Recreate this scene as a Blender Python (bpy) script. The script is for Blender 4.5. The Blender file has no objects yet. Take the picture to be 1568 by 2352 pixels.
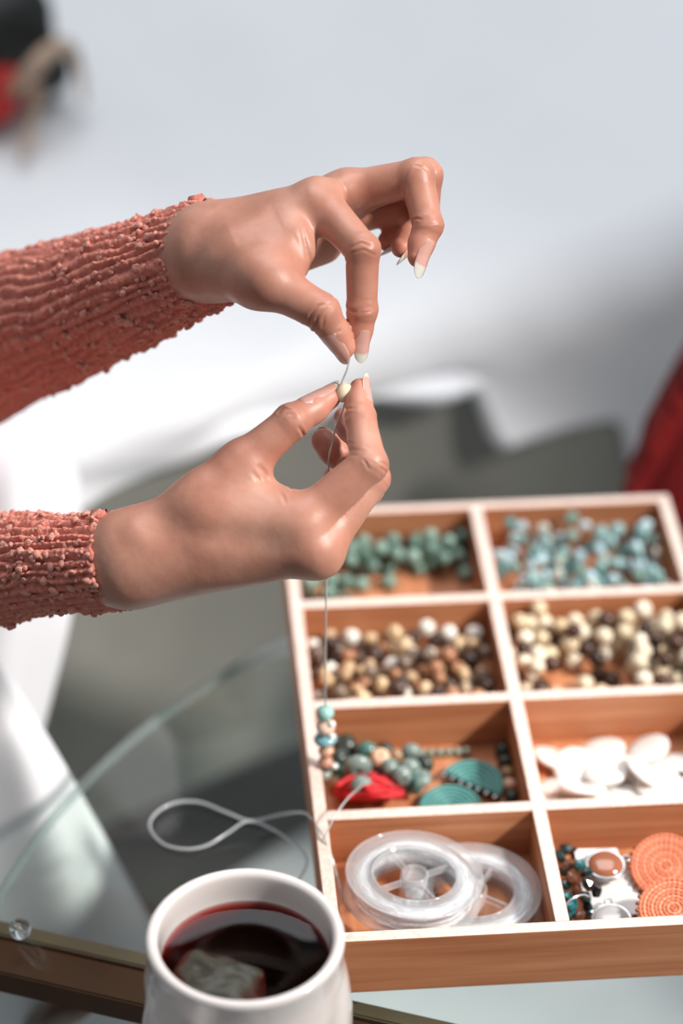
import bpy, bmesh, math, random
import numpy as np
from mathutils import Vector, Matrix, noise

# ------------------------------------------------------------------ camera, world, lights, exposure
SC = bpy.context.scene
COL = SC.collection
rng = random.Random(11)
CAM = np.array([-0.07343, -0.84651, 0.85785])
PITCH, YAW, ROLL = np.radians([54.4, -5.18, 0.7])
F = 6500.0                                    # focal length in pixels of the 1568 x 2352 frame


def _rot(p, y, r):
    cp, sp, cy, sy, cr, sr = np.cos(p), np.sin(p), np.cos(y), np.sin(y), np.cos(r), np.sin(r)
    return (np.array([[cy, -sy, 0], [sy, cy, 0], [0, 0, 1]]) @ np.array([[1, 0, 0], [0, cp, -sp], [0, sp, cp]])
            @ np.array([[cr, -sr, 0], [sr, cr, 0], [0, 0, 1]]))


R = _rot(PITCH, YAW, ROLL)
cam = bpy.data.cameras.new('camera')
cam.sensor_fit = 'VERTICAL'
cam.sensor_height = 36.0
cam.lens = F / 2352 * 36
cam.clip_start, cam.clip_end = 0.05, 50
cam.dof.use_dof = True
cam.dof.focus_distance = 1.163
cam.dof.aperture_fstop = 3.4
camo = bpy.data.objects.new('camera', cam)
COL.objects.link(camo)
M4 = np.eye(4); M4[:3, :3] = R; M4[:3, 3] = CAM
camo.matrix_world = Matrix(M4.tolist())
SC.camera = camo

world = bpy.data.worlds.new('world')
SC.world = world
world.use_nodes = True
world.node_tree.nodes['Background'].inputs[0].default_value = (0.88, 0.94, 1.0, 1)
world.node_tree.nodes['Background'].inputs[1].default_value = 0.22


def area_light(name, loc, target, size, energy, color, shape='DISK'):
    l = bpy.data.lights.new(name, 'AREA')
    l.shape = shape; l.size = size; l.energy = energy; l.color = color
    o = bpy.data.objects.new(name, l)
    COL.objects.link(o)
    o.location = loc
    o.rotation_euler = (Vector(target) - Vector(loc)).to_track_quat('-Z', 'Y').to_euler()
    return o


KEY_TO = Vector((0.08, 0.13, 0.06))
KEY_DIR = Vector((1.0, -0.46, 1.05)).normalized()
kl = area_light('key_lamp', KEY_TO + KEY_DIR * 2.0, KEY_TO, 0.20, 1.65, (1.0, 0.94, 0.88))
kl.data.spread = math.radians(27)
area_light('ceiling_light', (0.25, 0.95, 2.3), (0.25, 0.95, 0.0), 1.8, 44, (0.94, 0.97, 1.0), 'SQUARE')
SC.view_settings.view_transform = 'Standard'
SC.view_settings.look = 'None'
SC.view_settings.exposure = 0.0
SC.view_settings.gamma = 1.0
SC.view_settings.use_curve_mapping = False


# ------------------------------------------------------------------ geometry helpers
def U(px, py, d):                             # the point at camera depth d seen at a pixel
    return CAM + R @ np.array([(px - 784) / F * d, -(py - 1176) / F * d, -d])


def Z(px, py, z):                             # the point at height z seen at a pixel
    v = R @ np.array([(px - 784) / F, -(py - 1176) / F, -1.0])
    return CAM + v * (z - CAM[2]) / v[2]


def srgb(r, g, b):
    def f(c):
        c /= 255.0
        return c / 12.92 if c <= 0.04045 else ((c + 0.055) / 1.055) ** 2.4
    return (f(r), f(g), f(b), 1.0)


def link(name, data, parent=None, mat=None):
    o = bpy.data.objects.new(name, data)
    COL.objects.link(o)
    if parent is not None:
        o.parent = parent
        o.matrix_parent_inverse = Matrix.Translation(parent.location).inverted() if parent.rotation_euler[:] == (0, 0, 0) \
            else (Matrix.Translation(parent.location) @ parent.rotation_euler.to_matrix().to_4x4()).inverted()
    if mat is not None and data is not None and hasattr(data, 'materials'):
        for m in (mat if isinstance(mat, (list, tuple)) else [mat]):
            if len(data.materials) < (len(mat) if isinstance(mat, (list, tuple)) else 1):
                data.materials.append(m)
    return o


def empty(name, loc):
    o = bpy.data.objects.new(name, None)
    o.empty_display_size = 0.01
    COL.objects.link(o)
    o.location = loc
    return o


def tag(o, label=None, cat=None, group=None, kind=None):
    if label: o['label'] = label
    if cat: o['category'] = cat
    if group: o['group'] = group
    if kind: o['kind'] = kind
    return o


def mesh_from(name, verts, faces, smooth=True):
    me = bpy.data.meshes.new(name)
    if isinstance(faces, np.ndarray):
        n, k = faces.shape
        me.vertices.add(len(verts)); me.vertices.foreach_set('co', np.asarray(verts, np.float32).ravel())
        me.loops.add(n * k); me.loops.foreach_set('vertex_index', faces.astype(np.int32).ravel())
        me.polygons.add(n); me.polygons.foreach_set('loop_start', np.arange(0, n * k, k, dtype=np.int32))
        me.update(calc_edges=True)
    else:
        me.from_pydata([tuple(v) for v in verts], [], faces)
    me.validate()
    me.polygons.foreach_set('use_smooth', np.full(len(me.polygons), smooth))
    me.update()
    return me


def bm_mesh(name, bm, smooth=False):
    bmesh.ops.recalc_face_normals(bm, faces=bm.faces[:])
    me = bpy.data.meshes.new(name)
    bm.to_mesh(me); bm.free()
    me.polygons.foreach_set('use_smooth', np.full(len(me.polygons), smooth))
    return me


def box_mesh(name, x0, x1, y0, y1, z0, z1, bevel=0.0006, seg=2, top_mat=None, smooth=False):
    bm = bmesh.new()
    bmesh.ops.create_cube(bm, size=1)
    for v in bm.verts:
        v.co = ((x0 + x1) / 2 + v.co.x * (x1 - x0), (y0 + y1) / 2 + v.co.y * (y1 - y0), (z0 + z1) / 2 + v.co.z * (z1 - z0))
    if bevel:
        bmesh.ops.bevel(bm, geom=bm.edges[:], offset=bevel, segments=seg, profile=0.6, affect='EDGES')
    if top_mat is not None:
        bm.normal_update()
        for f in bm.faces:
            if f.normal.z > 0.5: f.material_index = top_mat
    return bm_mesh(name, bm, smooth)


def catmull(pts, n):
    P = np.asarray(pts, float)
    out = []
    for i in range(len(P) - 1):
        p0, p1, p2, p3 = P[max(i - 1, 0)], P[i], P[i + 1], P[min(i + 2, len(P) - 1)]
        for t in np.linspace(0, 1, n, endpoint=False):
            out.append(0.5 * ((2 * p1) + (-p0 + p2) * t + (2 * p0 - 5 * p1 + 4 * p2 - p3) * t * t + (-p0 + 3 * p1 - 3 * p2 + p3) * t ** 3))
    out.append(P[-1])
    return np.array(out)


def tube_mesh(name, pts, rad, sides=10, caps=True):
    P = np.asarray(pts, float)
    n = len(P)
    rad = np.full(n, rad) if np.isscalar(rad) else np.asarray(rad)
    T = np.gradient(P, axis=0)
    T /= np.linalg.norm(T, axis=1)[:, None]
    a = np.array([0, 0, 1.0]) if abs(T[0][2]) < 0.9 else np.array([1.0, 0, 0])
    N = np.cross(T[0], a); N /= np.linalg.norm(N)
    verts, faces = [], []
    for i in range(n):
        N = N - T[i] * (N @ T[i]); N /= np.linalg.norm(N)
        B = np.cross(T[i], N)
        for k in range(sides):
            t = 2 * math.pi * k / sides
            verts.append(P[i] + rad[i] * (math.cos(t) * N + math.sin(t) * B))
    for i in range(n - 1):
        for k in range(sides):
            k2 = (k + 1) % sides
            faces.append((i * sides + k, i * sides + k2, (i + 1) * sides + k2, (i + 1) * sides + k))
    if caps:
        faces.append(tuple(range(sides))[::-1])
        faces.append(tuple((n - 1) * sides + k for k in range(sides)))
    return mesh_from(name, verts, faces)


def lathe_mesh(name, prof, seg=48, closed=False, warp=None):
    verts, faces = [], []
    m = len(prof)
    for k in range(seg):
        t = 2 * math.pi * k / seg
        for (r, z) in prof:
            if warp: r = warp(r, z, t)
            verts.append((r * math.cos(t), r * math.sin(t), z))
    for k in range(seg):
        k2 = (k + 1) % seg
        for i in range(m if closed else m - 1):
            i2 = (i + 1) % m
            faces.append((k * m + i, k2 * m + i, k2 * m + i2, k * m + i2))
    me = mesh_from(name, verts, faces)
    bm = bmesh.new(); bm.from_mesh(me)
    bmesh.ops.remove_doubles(bm, verts=bm.verts[:], dist=1e-6)
    bmesh.ops.recalc_face_normals(bm, faces=bm.faces[:])
    bm.to_mesh(me); bm.free()
    me.polygons.foreach_set('use_smooth', np.full(len(me.polygons), True))
    return me


# ------------------------------------------------------------------ materials
MATS = {}


def new_mat(name):
    m = bpy.data.materials.new(name)
    m.use_nodes = True
    MATS[name] = m
    return m, m.node_tree.nodes, m.node_tree.links, m.node_tree.nodes['Principled BSDF']


def ramp(nodes, stops):
    r = nodes.new('ShaderNodeValToRGB')
    e = r.color_ramp.elements
    while len(e) < len(stops): e.new(0.5)
    for i, (p, c) in enumerate(stops):
        e[i].position = p; e[i].color = c
    return r


def plain(name, col, rough=0.5, noise_amt=0.12, scale=60, bump=0.0, bump_scale=400, spec=0.5, sss=0.0, metal=0.0, coat=0.0, bump_dist=0.0005, sheen=0.0):
    m, N, L, B = new_mat(name)
    tc = N.new('ShaderNodeTexCoord')
    nz = N.new('ShaderNodeTexNoise'); nz.inputs['Scale'].default_value = scale; nz.inputs['Detail'].default_value = 4
    L.new(tc.outputs['Object'], nz.inputs['Vector'])
    c = np.array(col[:3])
    rp = ramp(N, [(0.3, (*np.clip(c * (1 - noise_amt), 0, 1), 1)), (0.7, (*np.clip(c * (1 + noise_amt), 0, 1), 1))])
    L.new(nz.outputs['Fac'], rp.inputs['Fac'])
    L.new(rp.outputs['Color'], B.inputs['Base Color'])
    B.inputs['Roughness'].default_value = rough
    B.inputs['Specular IOR Level'].default_value = spec
    B.inputs['Metallic'].default_value = metal
    B.inputs['Coat Weight'].default_value = coat
    B.inputs['Coat Roughness'].default_value = 0.05
    if sheen: B.inputs['Sheen Weight'].default_value = sheen
    if sss:
        B.inputs['Subsurface Weight'].default_value = sss
        B.inputs['Subsurface Radius'].default_value = (1.0, 0.4, 0.25)
        B.inputs['Subsurface Scale'].default_value = 0.002
    if bump:
        n2 = N.new('ShaderNodeTexNoise'); n2.inputs['Scale'].default_value = bump_scale; n2.inputs['Detail'].default_value = 3
        L.new(tc.outputs['Object'], n2.inputs['Vector'])
        bp = N.new('ShaderNodeBump'); bp.inputs['Strength'].default_value = bump; bp.inputs['Distance'].default_value = bump_dist
        L.new(n2.outputs['Fac'], bp.inputs['Height']); L.new(bp.outputs['Normal'], B.inputs['Normal'])
    return m


def random_mat(name, stops, rough=0.25, scale=300, sss=0.0, amt=0.15, trans=0.0):      # each object draws its own colour from the ramp
    m, N, L, B = new_mat(name)
    oi = N.new('ShaderNodeObjectInfo')
    rp = ramp(N, stops); rp.color_ramp.interpolation = 'CONSTANT' if len(stops) > 3 else 'LINEAR'
    L.new(oi.outputs['Random'], rp.inputs['Fac'])
    tc = N.new('ShaderNodeTexCoord')
    nz = N.new('ShaderNodeTexNoise'); nz.inputs['Scale'].default_value = scale; nz.inputs['Detail'].default_value = 3
    L.new(tc.outputs['Object'], nz.inputs['Vector'])
    mr = N.new('ShaderNodeMapRange'); mr.inputs[1].default_value = 0.3; mr.inputs[2].default_value = 0.7
    mr.inputs[3].default_value = 1 - amt * 2; mr.inputs[4].default_value = 1 + amt
    L.new(nz.outputs['Fac'], mr.inputs[0])
    hs = N.new('ShaderNodeHueSaturation')
    L.new(mr.outputs[0], hs.inputs['Value']); L.new(rp.outputs['Color'], hs.inputs['Color'])
    L.new(hs.outputs['Color'], B.inputs['Base Color'])
    B.inputs['Roughness'].default_value = rough
    if sss:
        B.inputs['Subsurface Weight'].default_value = sss
        B.inputs['Subsurface Radius'].default_value = (0.6, 0.6, 0.6)
        B.inputs['Subsurface Scale'].default_value = 0.003
    return m


def clear_mat(name, tint, gloss_rough=0.02, ior=1.45, white=0.0, boost=1.0, white_col=(0.9, 0.92, 0.95, 1), noise_white=None, rings=False):
    """clear plastic or glass: straight-through tinted transparency under a Fresnel gloss, with an optional milky share"""
    m, N, L, B = new_mat(name)
    N.remove(B)
    out = N['Material Output']
    tr = N.new('ShaderNodeBsdfTransparent'); tr.inputs[0].default_value = tint
    gl = N.new('ShaderNodeBsdfGlossy'); gl.inputs['Roughness'].default_value = gloss_rough
    fr = N.new('ShaderNodeFresnel'); fr.inputs[0].default_value = ior
    mu = N.new('ShaderNodeMath'); mu.operation = 'MULTIPLY'; mu.inputs[1].default_value = boost; mu.use_clamp = True
    ge = N.new('ShaderNodeNewGeometry')                       # gloss only where light enters, not where it leaves
    sb_ = N.new('ShaderNodeMath'); sb_.operation = 'SUBTRACT'; sb_.inputs[0].default_value = 1.0
    L.new(ge.outputs['Backfacing'], sb_.inputs[1])
    mf = N.new('ShaderNodeMath'); mf.operation = 'MULTIPLY'
    L.new(fr.outputs[0], mf.inputs[0]); L.new(sb_.outputs[0], mf.inputs[1])
    L.new(mf.outputs[0], mu.inputs[0])
    base = tr.outputs[0]
    if white:
        df = N.new('ShaderNodeBsdfDiffuse'); df.inputs[0].default_value = white_col
        mx = N.new('ShaderNodeMixShader'); mx.inputs[0].default_value = white
        L.new(tr.outputs[0], mx.inputs[1]); L.new(df.outputs[0], mx.inputs[2])
        if noise_white:
            tc = N.new('ShaderNodeTexCoord')
            nz = N.new('ShaderNodeTexNoise'); nz.inputs['Scale'].default_value = noise_white; nz.inputs['Detail'].default_value = 4
            if rings:                                          # streaks that follow the winding
                sp_ = N.new('ShaderNodeSeparateXYZ'); L.new(tc.outputs['Object'], sp_.inputs[0])
                l2 = N.new('ShaderNodeVectorMath'); l2.operation = 'LENGTH'; L.new(tc.outputs['Object'], l2.inputs[0])
                an = N.new('ShaderNodeMath'); an.operation = 'ARCTAN2'; L.new(sp_.outputs[0], an.inputs[0]); L.new(sp_.outputs[1], an.inputs[1])
                m1_ = N.new('ShaderNodeMath'); m1_.operation = 'MULTIPLY'; m1_.inputs[1].default_value = 9.0; L.new(l2.outputs['Value'], m1_.inputs[0])
                m2_ = N.new('ShaderNodeMath'); m2_.operation = 'MULTIPLY'; m2_.inputs[1].default_value = 0.022; L.new(an.outputs[0], m2_.inputs[0])
                cx = N.new('ShaderNodeCombineXYZ'); L.new(m1_.outputs[0], cx.inputs[0]); L.new(m2_.outputs[0], cx.inputs[1]); L.new(sp_.outputs[2], cx.inputs[2])
                L.new(cx.outputs[0], nz.inputs['Vector'])
                bq = N.new('ShaderNodeBump'); bq.inputs['Strength'].default_value = 0.7; bq.inputs['Distance'].default_value = 0.0006
                L.new(nz.outputs['Fac'], bq.inputs['Height']); L.new(bq.outputs['Normal'], gl.inputs['Normal']); L.new(bq.outputs['Normal'], df.inputs['Normal'])
            else:
                L.new(tc.outputs['Object'], nz.inputs['Vector'])
            mr = N.new('ShaderNodeMapRange'); mr.inputs[1].default_value = 0.35; mr.inputs[2].default_value = 0.7
            mr.inputs[3].default_value = white * 0.4; mr.inputs[4].default_value = min(1, white * 1.7)
            L.new(nz.outputs['Fac'], mr.inputs[0]); L.new(mr.outputs[0], mx.inputs[0])
        base = mx.outputs[0]
    m2 = N.new('ShaderNodeMixShader')
    L.new(mu.outputs[0], m2.inputs[0]); L.new(base, m2.inputs[1]); L.new(gl.outputs[0], m2.inputs[2])
    L.new(m2.outputs[0], out.inputs['Surface'])
    return m


def wood_mat(name, c_dark, c_light, axis, rough=0.5, fine=1.0):
    m, N, L, B = new_mat(name)
    tc = N.new('ShaderNodeTexCoord')
    mp = N.new('ShaderNodeMapping')
    s = [260.0, 260.0, 260.0]; s[axis] = 9.0
    mp.inputs['Scale'].default_value = s
    L.new(tc.outputs['Object'], mp.inputs['Vector'])
    nz = N.new('ShaderNodeTexNoise'); nz.inputs['Scale'].default_value = 0.9 * fine; nz.inputs['Detail'].default_value = 6; nz.inputs['Distortion'].default_value = 0.4
    L.new(mp.outputs[0], nz.inputs['Vector'])
    rp = ramp(N, [(0.28, c_dark), (0.72, c_light)])
    L.new(nz.outputs['Fac'], rp.inputs['Fac'])
    L.new(rp.outputs['Color'], B.inputs['Base Color'])
    B.inputs['Roughness'].default_value = rough
    bp = N.new('ShaderNodeBump'); bp.inputs['Strength'].default_value = 0.25; bp.inputs['Distance'].default_value = 0.0002
    L.new(nz.outputs['Fac'], bp.inputs['Height']); L.new(bp.outputs['Normal'], B.inputs['Normal'])
    return m


WOOD_X = wood_mat('stained_wood_x', srgb(168, 102, 66), srgb(204, 142, 102), 0)
WOOD_Y = wood_mat('stained_wood_y', srgb(166, 100, 64), srgb(202, 138, 98), 1)
RAW = wood_mat('raw_wood_edge', srgb(214, 186, 172), srgb(240, 222, 212), 2, 0.55, 2.2)
WHITE_CLOTH = plain('white_cotton', srgb(221, 223, 227), 0.85, 0.02, 8, 0.15, 900, 0.2, bump_dist=0.0003)
GREY_CLOTH = plain('grey_upholstery', srgb(136, 136, 129), 0.9, 0.08, 14, 0.3, 700, 0.2)
FLOOR_M = plain('dark_carpet', srgb(92, 91, 88), 0.95, 0.15, 40, 0.5, 300, 0.1)
RUG_M = plain('white_rug', srgb(232, 236, 240), 0.95, 0.03, 30, 0.4, 300, 0.1)
RED_M = plain('dark_red_fabric', srgb(112, 20, 20), 0.85, 0.1, 30, 0.3, 500, 0.2)
GLASS = clear_mat('table_glass', (0.93, 0.965, 0.95, 1), 0.005, 1.5)
GLASS_EDGE = clear_mat('table_glass_edge', (0.66, 0.74, 0.73, 1), 0.12, 1.5, 0.42, 1.6, srgb(140, 152, 152))
BRASS = plain('olive_metal', srgb(118, 110, 92), 0.35, 0.1, 40, metal=0.55)
BROWN_METAL = plain('brown_metal', srgb(74, 52, 38), 0.4, 0.15, 40, metal=0.4)
CERAMIC = plain('white_glaze', srgb(228, 220, 217), 0.12, 0.03, 20, 0.1, 60, 0.6, coat=0.5)
PLASTIC = clear_mat('clear_plastic', (0.98, 0.985, 0.99, 1), 0.05, 1.5, 0.16, 1.8, (0.95, 0.96, 0.98, 1))
CORD_PACK = clear_mat('wound_cord', (0.97, 0.98, 0.99, 1), 0.12, 1.5, 0.62, 2.4, (0.95, 0.96, 0.98, 1), 150, True)
CORD = clear_mat('clear_cord', (0.84, 0.87, 0.88, 1), 0.08, 1.5, 0.38, 1.8, (0.80, 0.83, 0.85, 1))
SILVER = plain('silver', srgb(200, 200, 202), 0.2, 0.05, 100, metal=1.0)


# ------------------------------------------------------------------ floor, rug, bed
FZ = -0.42
fl = link('floor', box_mesh('floor', -1.9, 2.2, -1.4, 3.0, FZ - 0.03, FZ, 0), mat=FLOOR_M)
tag(fl, kind='structure')
WALL_M = plain('wall_paint', srgb(226, 226, 224), 0.9, 0.02, 3)
tag(link('wall_back', box_mesh('wall_back', -1.9, 2.2, 3.0, 3.06, FZ, 2.4, 0), mat=WALL_M), kind='structure')
tag(link('wall_left', box_mesh('wall_left', -1.96, -1.9, -1.4, 3.06, FZ, 2.4, 0), mat=WALL_M), kind='structure')
tag(link('wall_right', box_mesh('wall_right', 2.2, 2.26, -1.4, 3.06, FZ, 2.4, 0), mat=WALL_M), kind='structure')


def slab_from_outline(name, pts, z0, z1, bevel=0.004):
    bm = bmesh.new()
    vs = [bm.verts.new((p[0], p[1], z0)) for p in pts]
    f = bm.faces.new(vs)
    r = bmesh.ops.extrude_face_region(bm, geom=[f])
    for v in r['geom']:
        if isinstance(v, bmesh.types.BMVert): v.co.z = z1
    bmesh.ops.recalc_face_normals(bm, faces=bm.faces[:])
    if bevel: bmesh.ops.bevel(bm, geom=bm.edges[:], offset=bevel, segments=2, affect='EDGES')
    return bm_mesh(name, bm)


e1, e2 = Z(715, 1893, FZ + 0.012), Z(400, 2085, FZ + 0.012)
dv = (e1 - e2) / np.linalg.norm(e1 - e2)
nv = np.array([dv[1], -dv[0], 0])
q0, q1 = e2 - dv * 0.55, e1 + dv * 0.62
rug = link('floor_rug', slab_from_outline('floor_rug', [q0, q1, q1 + nv * 0.9, q0 + nv * 0.9], FZ, FZ + 0.012), mat=RUG_M)
tag(rug, 'white rug on the floor under the glass table', 'rug')

# bed: the edge of its top runs from lower left to upper right behind the box
BO = np.array([0.064, 0.504, 0.0]); BE = np.array([0.875, 0.484, 0.0]); BI = np.array([-0.484, 0.875, 0.0])
BZ = 0.0


def face_hit(px, py, off=0.0):                # ray against the vertical plane of the bed's side
    v = R @ np.array([(px - 784) / F, -(py - 1176) / F, -1.0])
    t = ((BO - BI * off - CAM) @ BI) / (v @ BI)
    p = CAM + v * t
    return (p - BO) @ BE, p[2]


hem = sorted(face_hit(*h) for h in [(-700, 1400), (-200, 1290), (300, 1110), (480, 1010), (640, 930), (850, 900), (1082, 880), (1112, 1005), (1280, 985), (1440, 968), (1475, 1130), (1900, 1180)])
hs_, hz_ = np.array([h[0] for h in hem]), np.array([h[1] for h in hem])


def blanket():
    S = np.linspace(-1.0, 1.5, 320)
    rad = 0.05
    verts = []
    T = list(np.linspace(1.7, 0.0, 90) ** 1.0)
    A = list(np.linspace(0, math.pi / 2, 10)[1:])
    D = list(np.linspace(0, 1, 16)[1:])
    for s in S:
        hz = np.interp(s, hs_, hz_)
        rad = float(np.interp(s, [-0.10, 0.14], [0.013, 0.05]))
        drop = max(0.004, -(hz - BZ) - rad)
        for t in T:
            wr = 0.016 * noise.noise(Vector((s * 5.0 + 3, t * 2.2, 0.3))) + 0.006 * noise.noise(Vector((s * 16 - t * 5, t * 5, 1.3)))
            wr += 0.012 * noise.noise(Vector((s * 3.0 + t * 5.5, t * 1.2 - s, 7.7)))
            wr *= min(1, 0.25 + t * 2.2)
            p = BO + BE * s + BI * (t + rad); verts.append((p[0], p[1], BZ + wr))
        for a in A:
            fold = 0.004 * noise.noise(Vector((s * 22, 0.2, 5)))
            p = BO + BE * s + BI * (rad - (rad + fold) * math.sin(a)); verts.append((p[0], p[1], BZ - rad + rad * math.cos(a)))
        for d in D:
            z = BZ - rad - drop * d
            fold = 0.010 * d * math.sin(s * 46 + 30 * z + 2 * noise.noise(Vector((s * 7, 0, 0)))) + 0.012 * d * noise.noise(Vector((s * 12 + z * 10, z * 3, 2)))
            p = BO + BE * s - BI * (fold + 0.006 * d); verts.append((p[0], p[1], z))
    m = len(T) + len(A) + len(D)
    idx = np.arange(len(S) * m).reshape(len(S), m)
    faces = np.stack([idx[:-1, :-1], idx[1:, :-1], idx[1:, 1:], idx[:-1, 1:]], -1).reshape(-1, 4)
    return mesh_from('bed_blanket', np.array(verts), faces)


bk = link('bed_blanket', blanket(), mat=WHITE_CLOTH)
so = bk.modifiers.new('thickness', 'SOLIDIFY'); so.thickness = 0.008; so.offset = 0
tag(bk, 'rumpled white blanket spread over the bed behind the hands', 'blanket')


def bed_base():
    root = empty('bed', (0.2, 0.8, FZ))
    S = np.linspace(-1.0, 1.5, 400)
    Zs = np.linspace(-0.012, -0.285, 24)
    verts = []
    for s in S:
        zt_ = -float(np.interp(s, [-0.10, 0.14], [0.013, 0.05])) - 0.001
        for zq in Zs:
            z = zt_ + (-0.285 - zt_) * (zq + 0.012) / -0.273
            f = 0.010 * noise.noise(Vector((s * 9 + z * 9, z * 4, 4))) + 0.006 * math.sin(s * 30 + z * 26)
            f *= min(1.0, (zt_ - z) / 0.03)
            p = BO + BE * s + BI * (0.009 - 0.5 * f) if z > -0.28 else BO + BE * s + BI * 0.015
            verts.append((p[0], p[1], z))
    m = len(Zs)
    idx = np.arange(len(S) * m).reshape(len(S), m)
    faces = np.stack([idx[:-1, :-1], idx[:-1, 1:], idx[1:, 1:], idx[1:, :-1]], -1).reshape(-1, 4)
    me = mesh_from('bed_skirt', np.array(verts), faces)
    o = link('bed_skirt', me, root, GREY_CLOTH)
    s2 = o.modifiers.new('thickness', 'SOLIDIFY'); s2.thickness = 0.006
    # mattress block behind the skirt
    bm = bmesh.new()
    bmesh.ops.create_cube(bm, size=1)
    for v in bm.verts:
        s = -1.0 + (v.co.x + 0.5) * 2.5; t = 0.06 + (v.co.y + 0.5) * 1.6; z = -0.30 + (v.co.z + 0.5) * 0.27
        p = BO + BE * s + BI * t; v.co = (p[0], p[1], z)
    bmesh.ops.bevel(bm, geom=bm.edges[:], offset=0.012, segments=3, affect='EDGES')
    link('mattress', bm_mesh('mattress', bm, True), root, WHITE_CLOTH)
    for (s, t) in ((-0.9, 0.16), (1.38, 0.16), (-0.9, 1.5), (1.38, 1.5)):
        p = BO + BE * s + BI * t
        link('leg', box_mesh('bed_leg', p[0] - 0.03, p[0] + 0.03, p[1] - 0.03, p[1] + 0.03, FZ, -0.295, 0.003), root, BROWN_METAL)
    tag(root, 'low bed with a grey fabric skirt below the white blanket', 'bed')


bed_base()


# white throw hanging at the left, and the near cloth panel whose slanting hem shows through the glass
def cloth_patch(name, rows, nx=60, ny=60, wob=0.006, fr=18.0):
    """rows: lists of control points (top to bottom), each a list of world points left to right"""
    G = np.array([catmull(r, 12) for r in rows])
    cols = [catmull(G[:, j], max(4, ny // (len(rows) - 1))) for j in range(G.shape[1])]
    V = np.array(cols)                                     # (nj, ni, 3)
    nj, ni, _ = V.shape
    n = R @ np.array([0, 0, 1.0])
    for j in range(nj):
        for i in range(ni):
            u, v = j / nj, i / ni
            V[j, i] += n * wob * (noise.noise(Vector((u * fr * 0.35 + v, v * 2.0, 3.3))) + 0.5 * math.sin(u * fr + 3 * v))
    idx = np.arange(nj * ni).reshape(nj, ni)
    faces = np.stack([idx[:-1, :-1], idx[:-1, 1:], idx[1:, 1:], idx[1:, :-1]], -1).reshape(-1, 4)
    return mesh_from(name, V.reshape(-1, 3), faces)


rows = [[U(-520, 985, 1.52), U(-200, 950, 1.50), U(30, 955, 1.49), U(120, 1000, 1.50)],
        [U(-520, 990, 1.47), U(-200, 955, 1.45), U(50, 965, 1.44), U(160, 1040, 1.47)],
        [U(-520, 1060, 1.43), U(-200, 1040, 1.41), U(60, 1050, 1.40), U(188, 1130, 1.45)],
        [U(-520, 1200, 1.42), U(-200, 1200, 1.40), U(40, 1220, 1.39), U(182, 1280, 1.44)],
        [U(-520, 1420, 1.42), U(-200, 1420, 1.40), U(20, 1430, 1.40), U(160, 1440, 1.44)],
        [U(-520, 1720, 1.44), U(-200, 1720, 1.42), U(-20, 1720, 1.42), U(100, 1680, 1.46)]]
th = link('throw_blanket', cloth_patch('throw_blanket', rows, wob=0.003), mat=WHITE_CLOTH)
th.modifiers.new('thickness', 'SOLIDIFY').thickness = 0.006
tag(th, 'white throw hanging in a rounded fold below the coral sleeves', 'throw')
rows = [[U(-560, 1330, 1.36), U(-260, 1380, 1.33), U(-120, 1420, 1.33), U(2, 1512, 1.34)],
        [U(-560, 1560, 1.36), U(-260, 1600, 1.32), U(0, 1640, 1.31), U(118, 1705, 1.34)],
        [U(-560, 1800, 1.38), U(-240, 1830, 1.33), U(80, 1850, 1.32), U(222, 1888, 1.35)],
        [U(-560, 2040, 1.40), U(-200, 2060, 1.35), U(160, 2060, 1.34), U(328, 2085, 1.37)],
        [U(-560, 2250, 1.42), U(-160, 2260, 1.38), U(220, 2270, 1.37), U(420, 2275, 1.39)],
        [U(-560, 2500, 1.46), U(-120, 2500, 1.42), U(300, 2500, 1.41), U(540, 2500, 1.42)]]
sh = link('hanging_sheet', cloth_patch('hanging_sheet', rows, wob=0.004), mat=WHITE_CLOTH)
sh.modifiers.new('thickness', 'SOLIDIFY').thickness = 0.004
tag(sh, 'white sheet with a slanting hem hanging behind the glass table edge', 'sheet')


def rounded_block(name, c, size, rz, mat, tilt=0.0, bevel=0.4):
    bm = bmesh.new()
    bmesh.ops.create_cube(bm, size=1)
    bmesh.ops.bevel(bm, geom=bm.edges[:], offset=bevel * 0.5, segments=5, profile=0.5, affect='EDGES')
    mt = Matrix.Translation(c) @ Matrix.Rotation(rz, 4, 'Z') @ Matrix.Rotation(tilt, 4, 'Y')
    for v in bm.verts:
        v.co = mt @ Vector((v.co.x * size[0], v.co.y * size[1], v.co.z * size[2]))
    return bm_mesh(name, bm, True)


# red chair at the right, behind the box
chair = empty('red_chair', (0.62, 0.46, FZ))


def red_back():
    out = [(1600, 880), (1572, 930), (1520, 1025), (1466, 1130), (1440, 1230), (1450, 1290), (2300, 1330), (2330, 900)]
    fwd = R @ np.array([0, 0, -1.0]); fwd = np.array([fwd[0], fwd[1], 0]); fwd /= np.linalg.norm(fwd)
    bm = bmesh.new()
    f = bm.faces.new([bm.verts.new(U(x, y, 1.50)) for x, y in out])
    r = bmesh.ops.extrude_face_region(bm, geom=[f])
    for v in r['geom']:
        if isinstance(v, bmesh.types.BMVert): v.co += Vector(fwd * 0.06)
    bmesh.ops.recalc_face_normals(bm, faces=bm.faces[:])
    bmesh.ops.bevel(bm, geom=bm.edges[:], offset=0.012, segments=4, affect='EDGES')
    return bm_mesh('backrest', bm, True)


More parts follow.
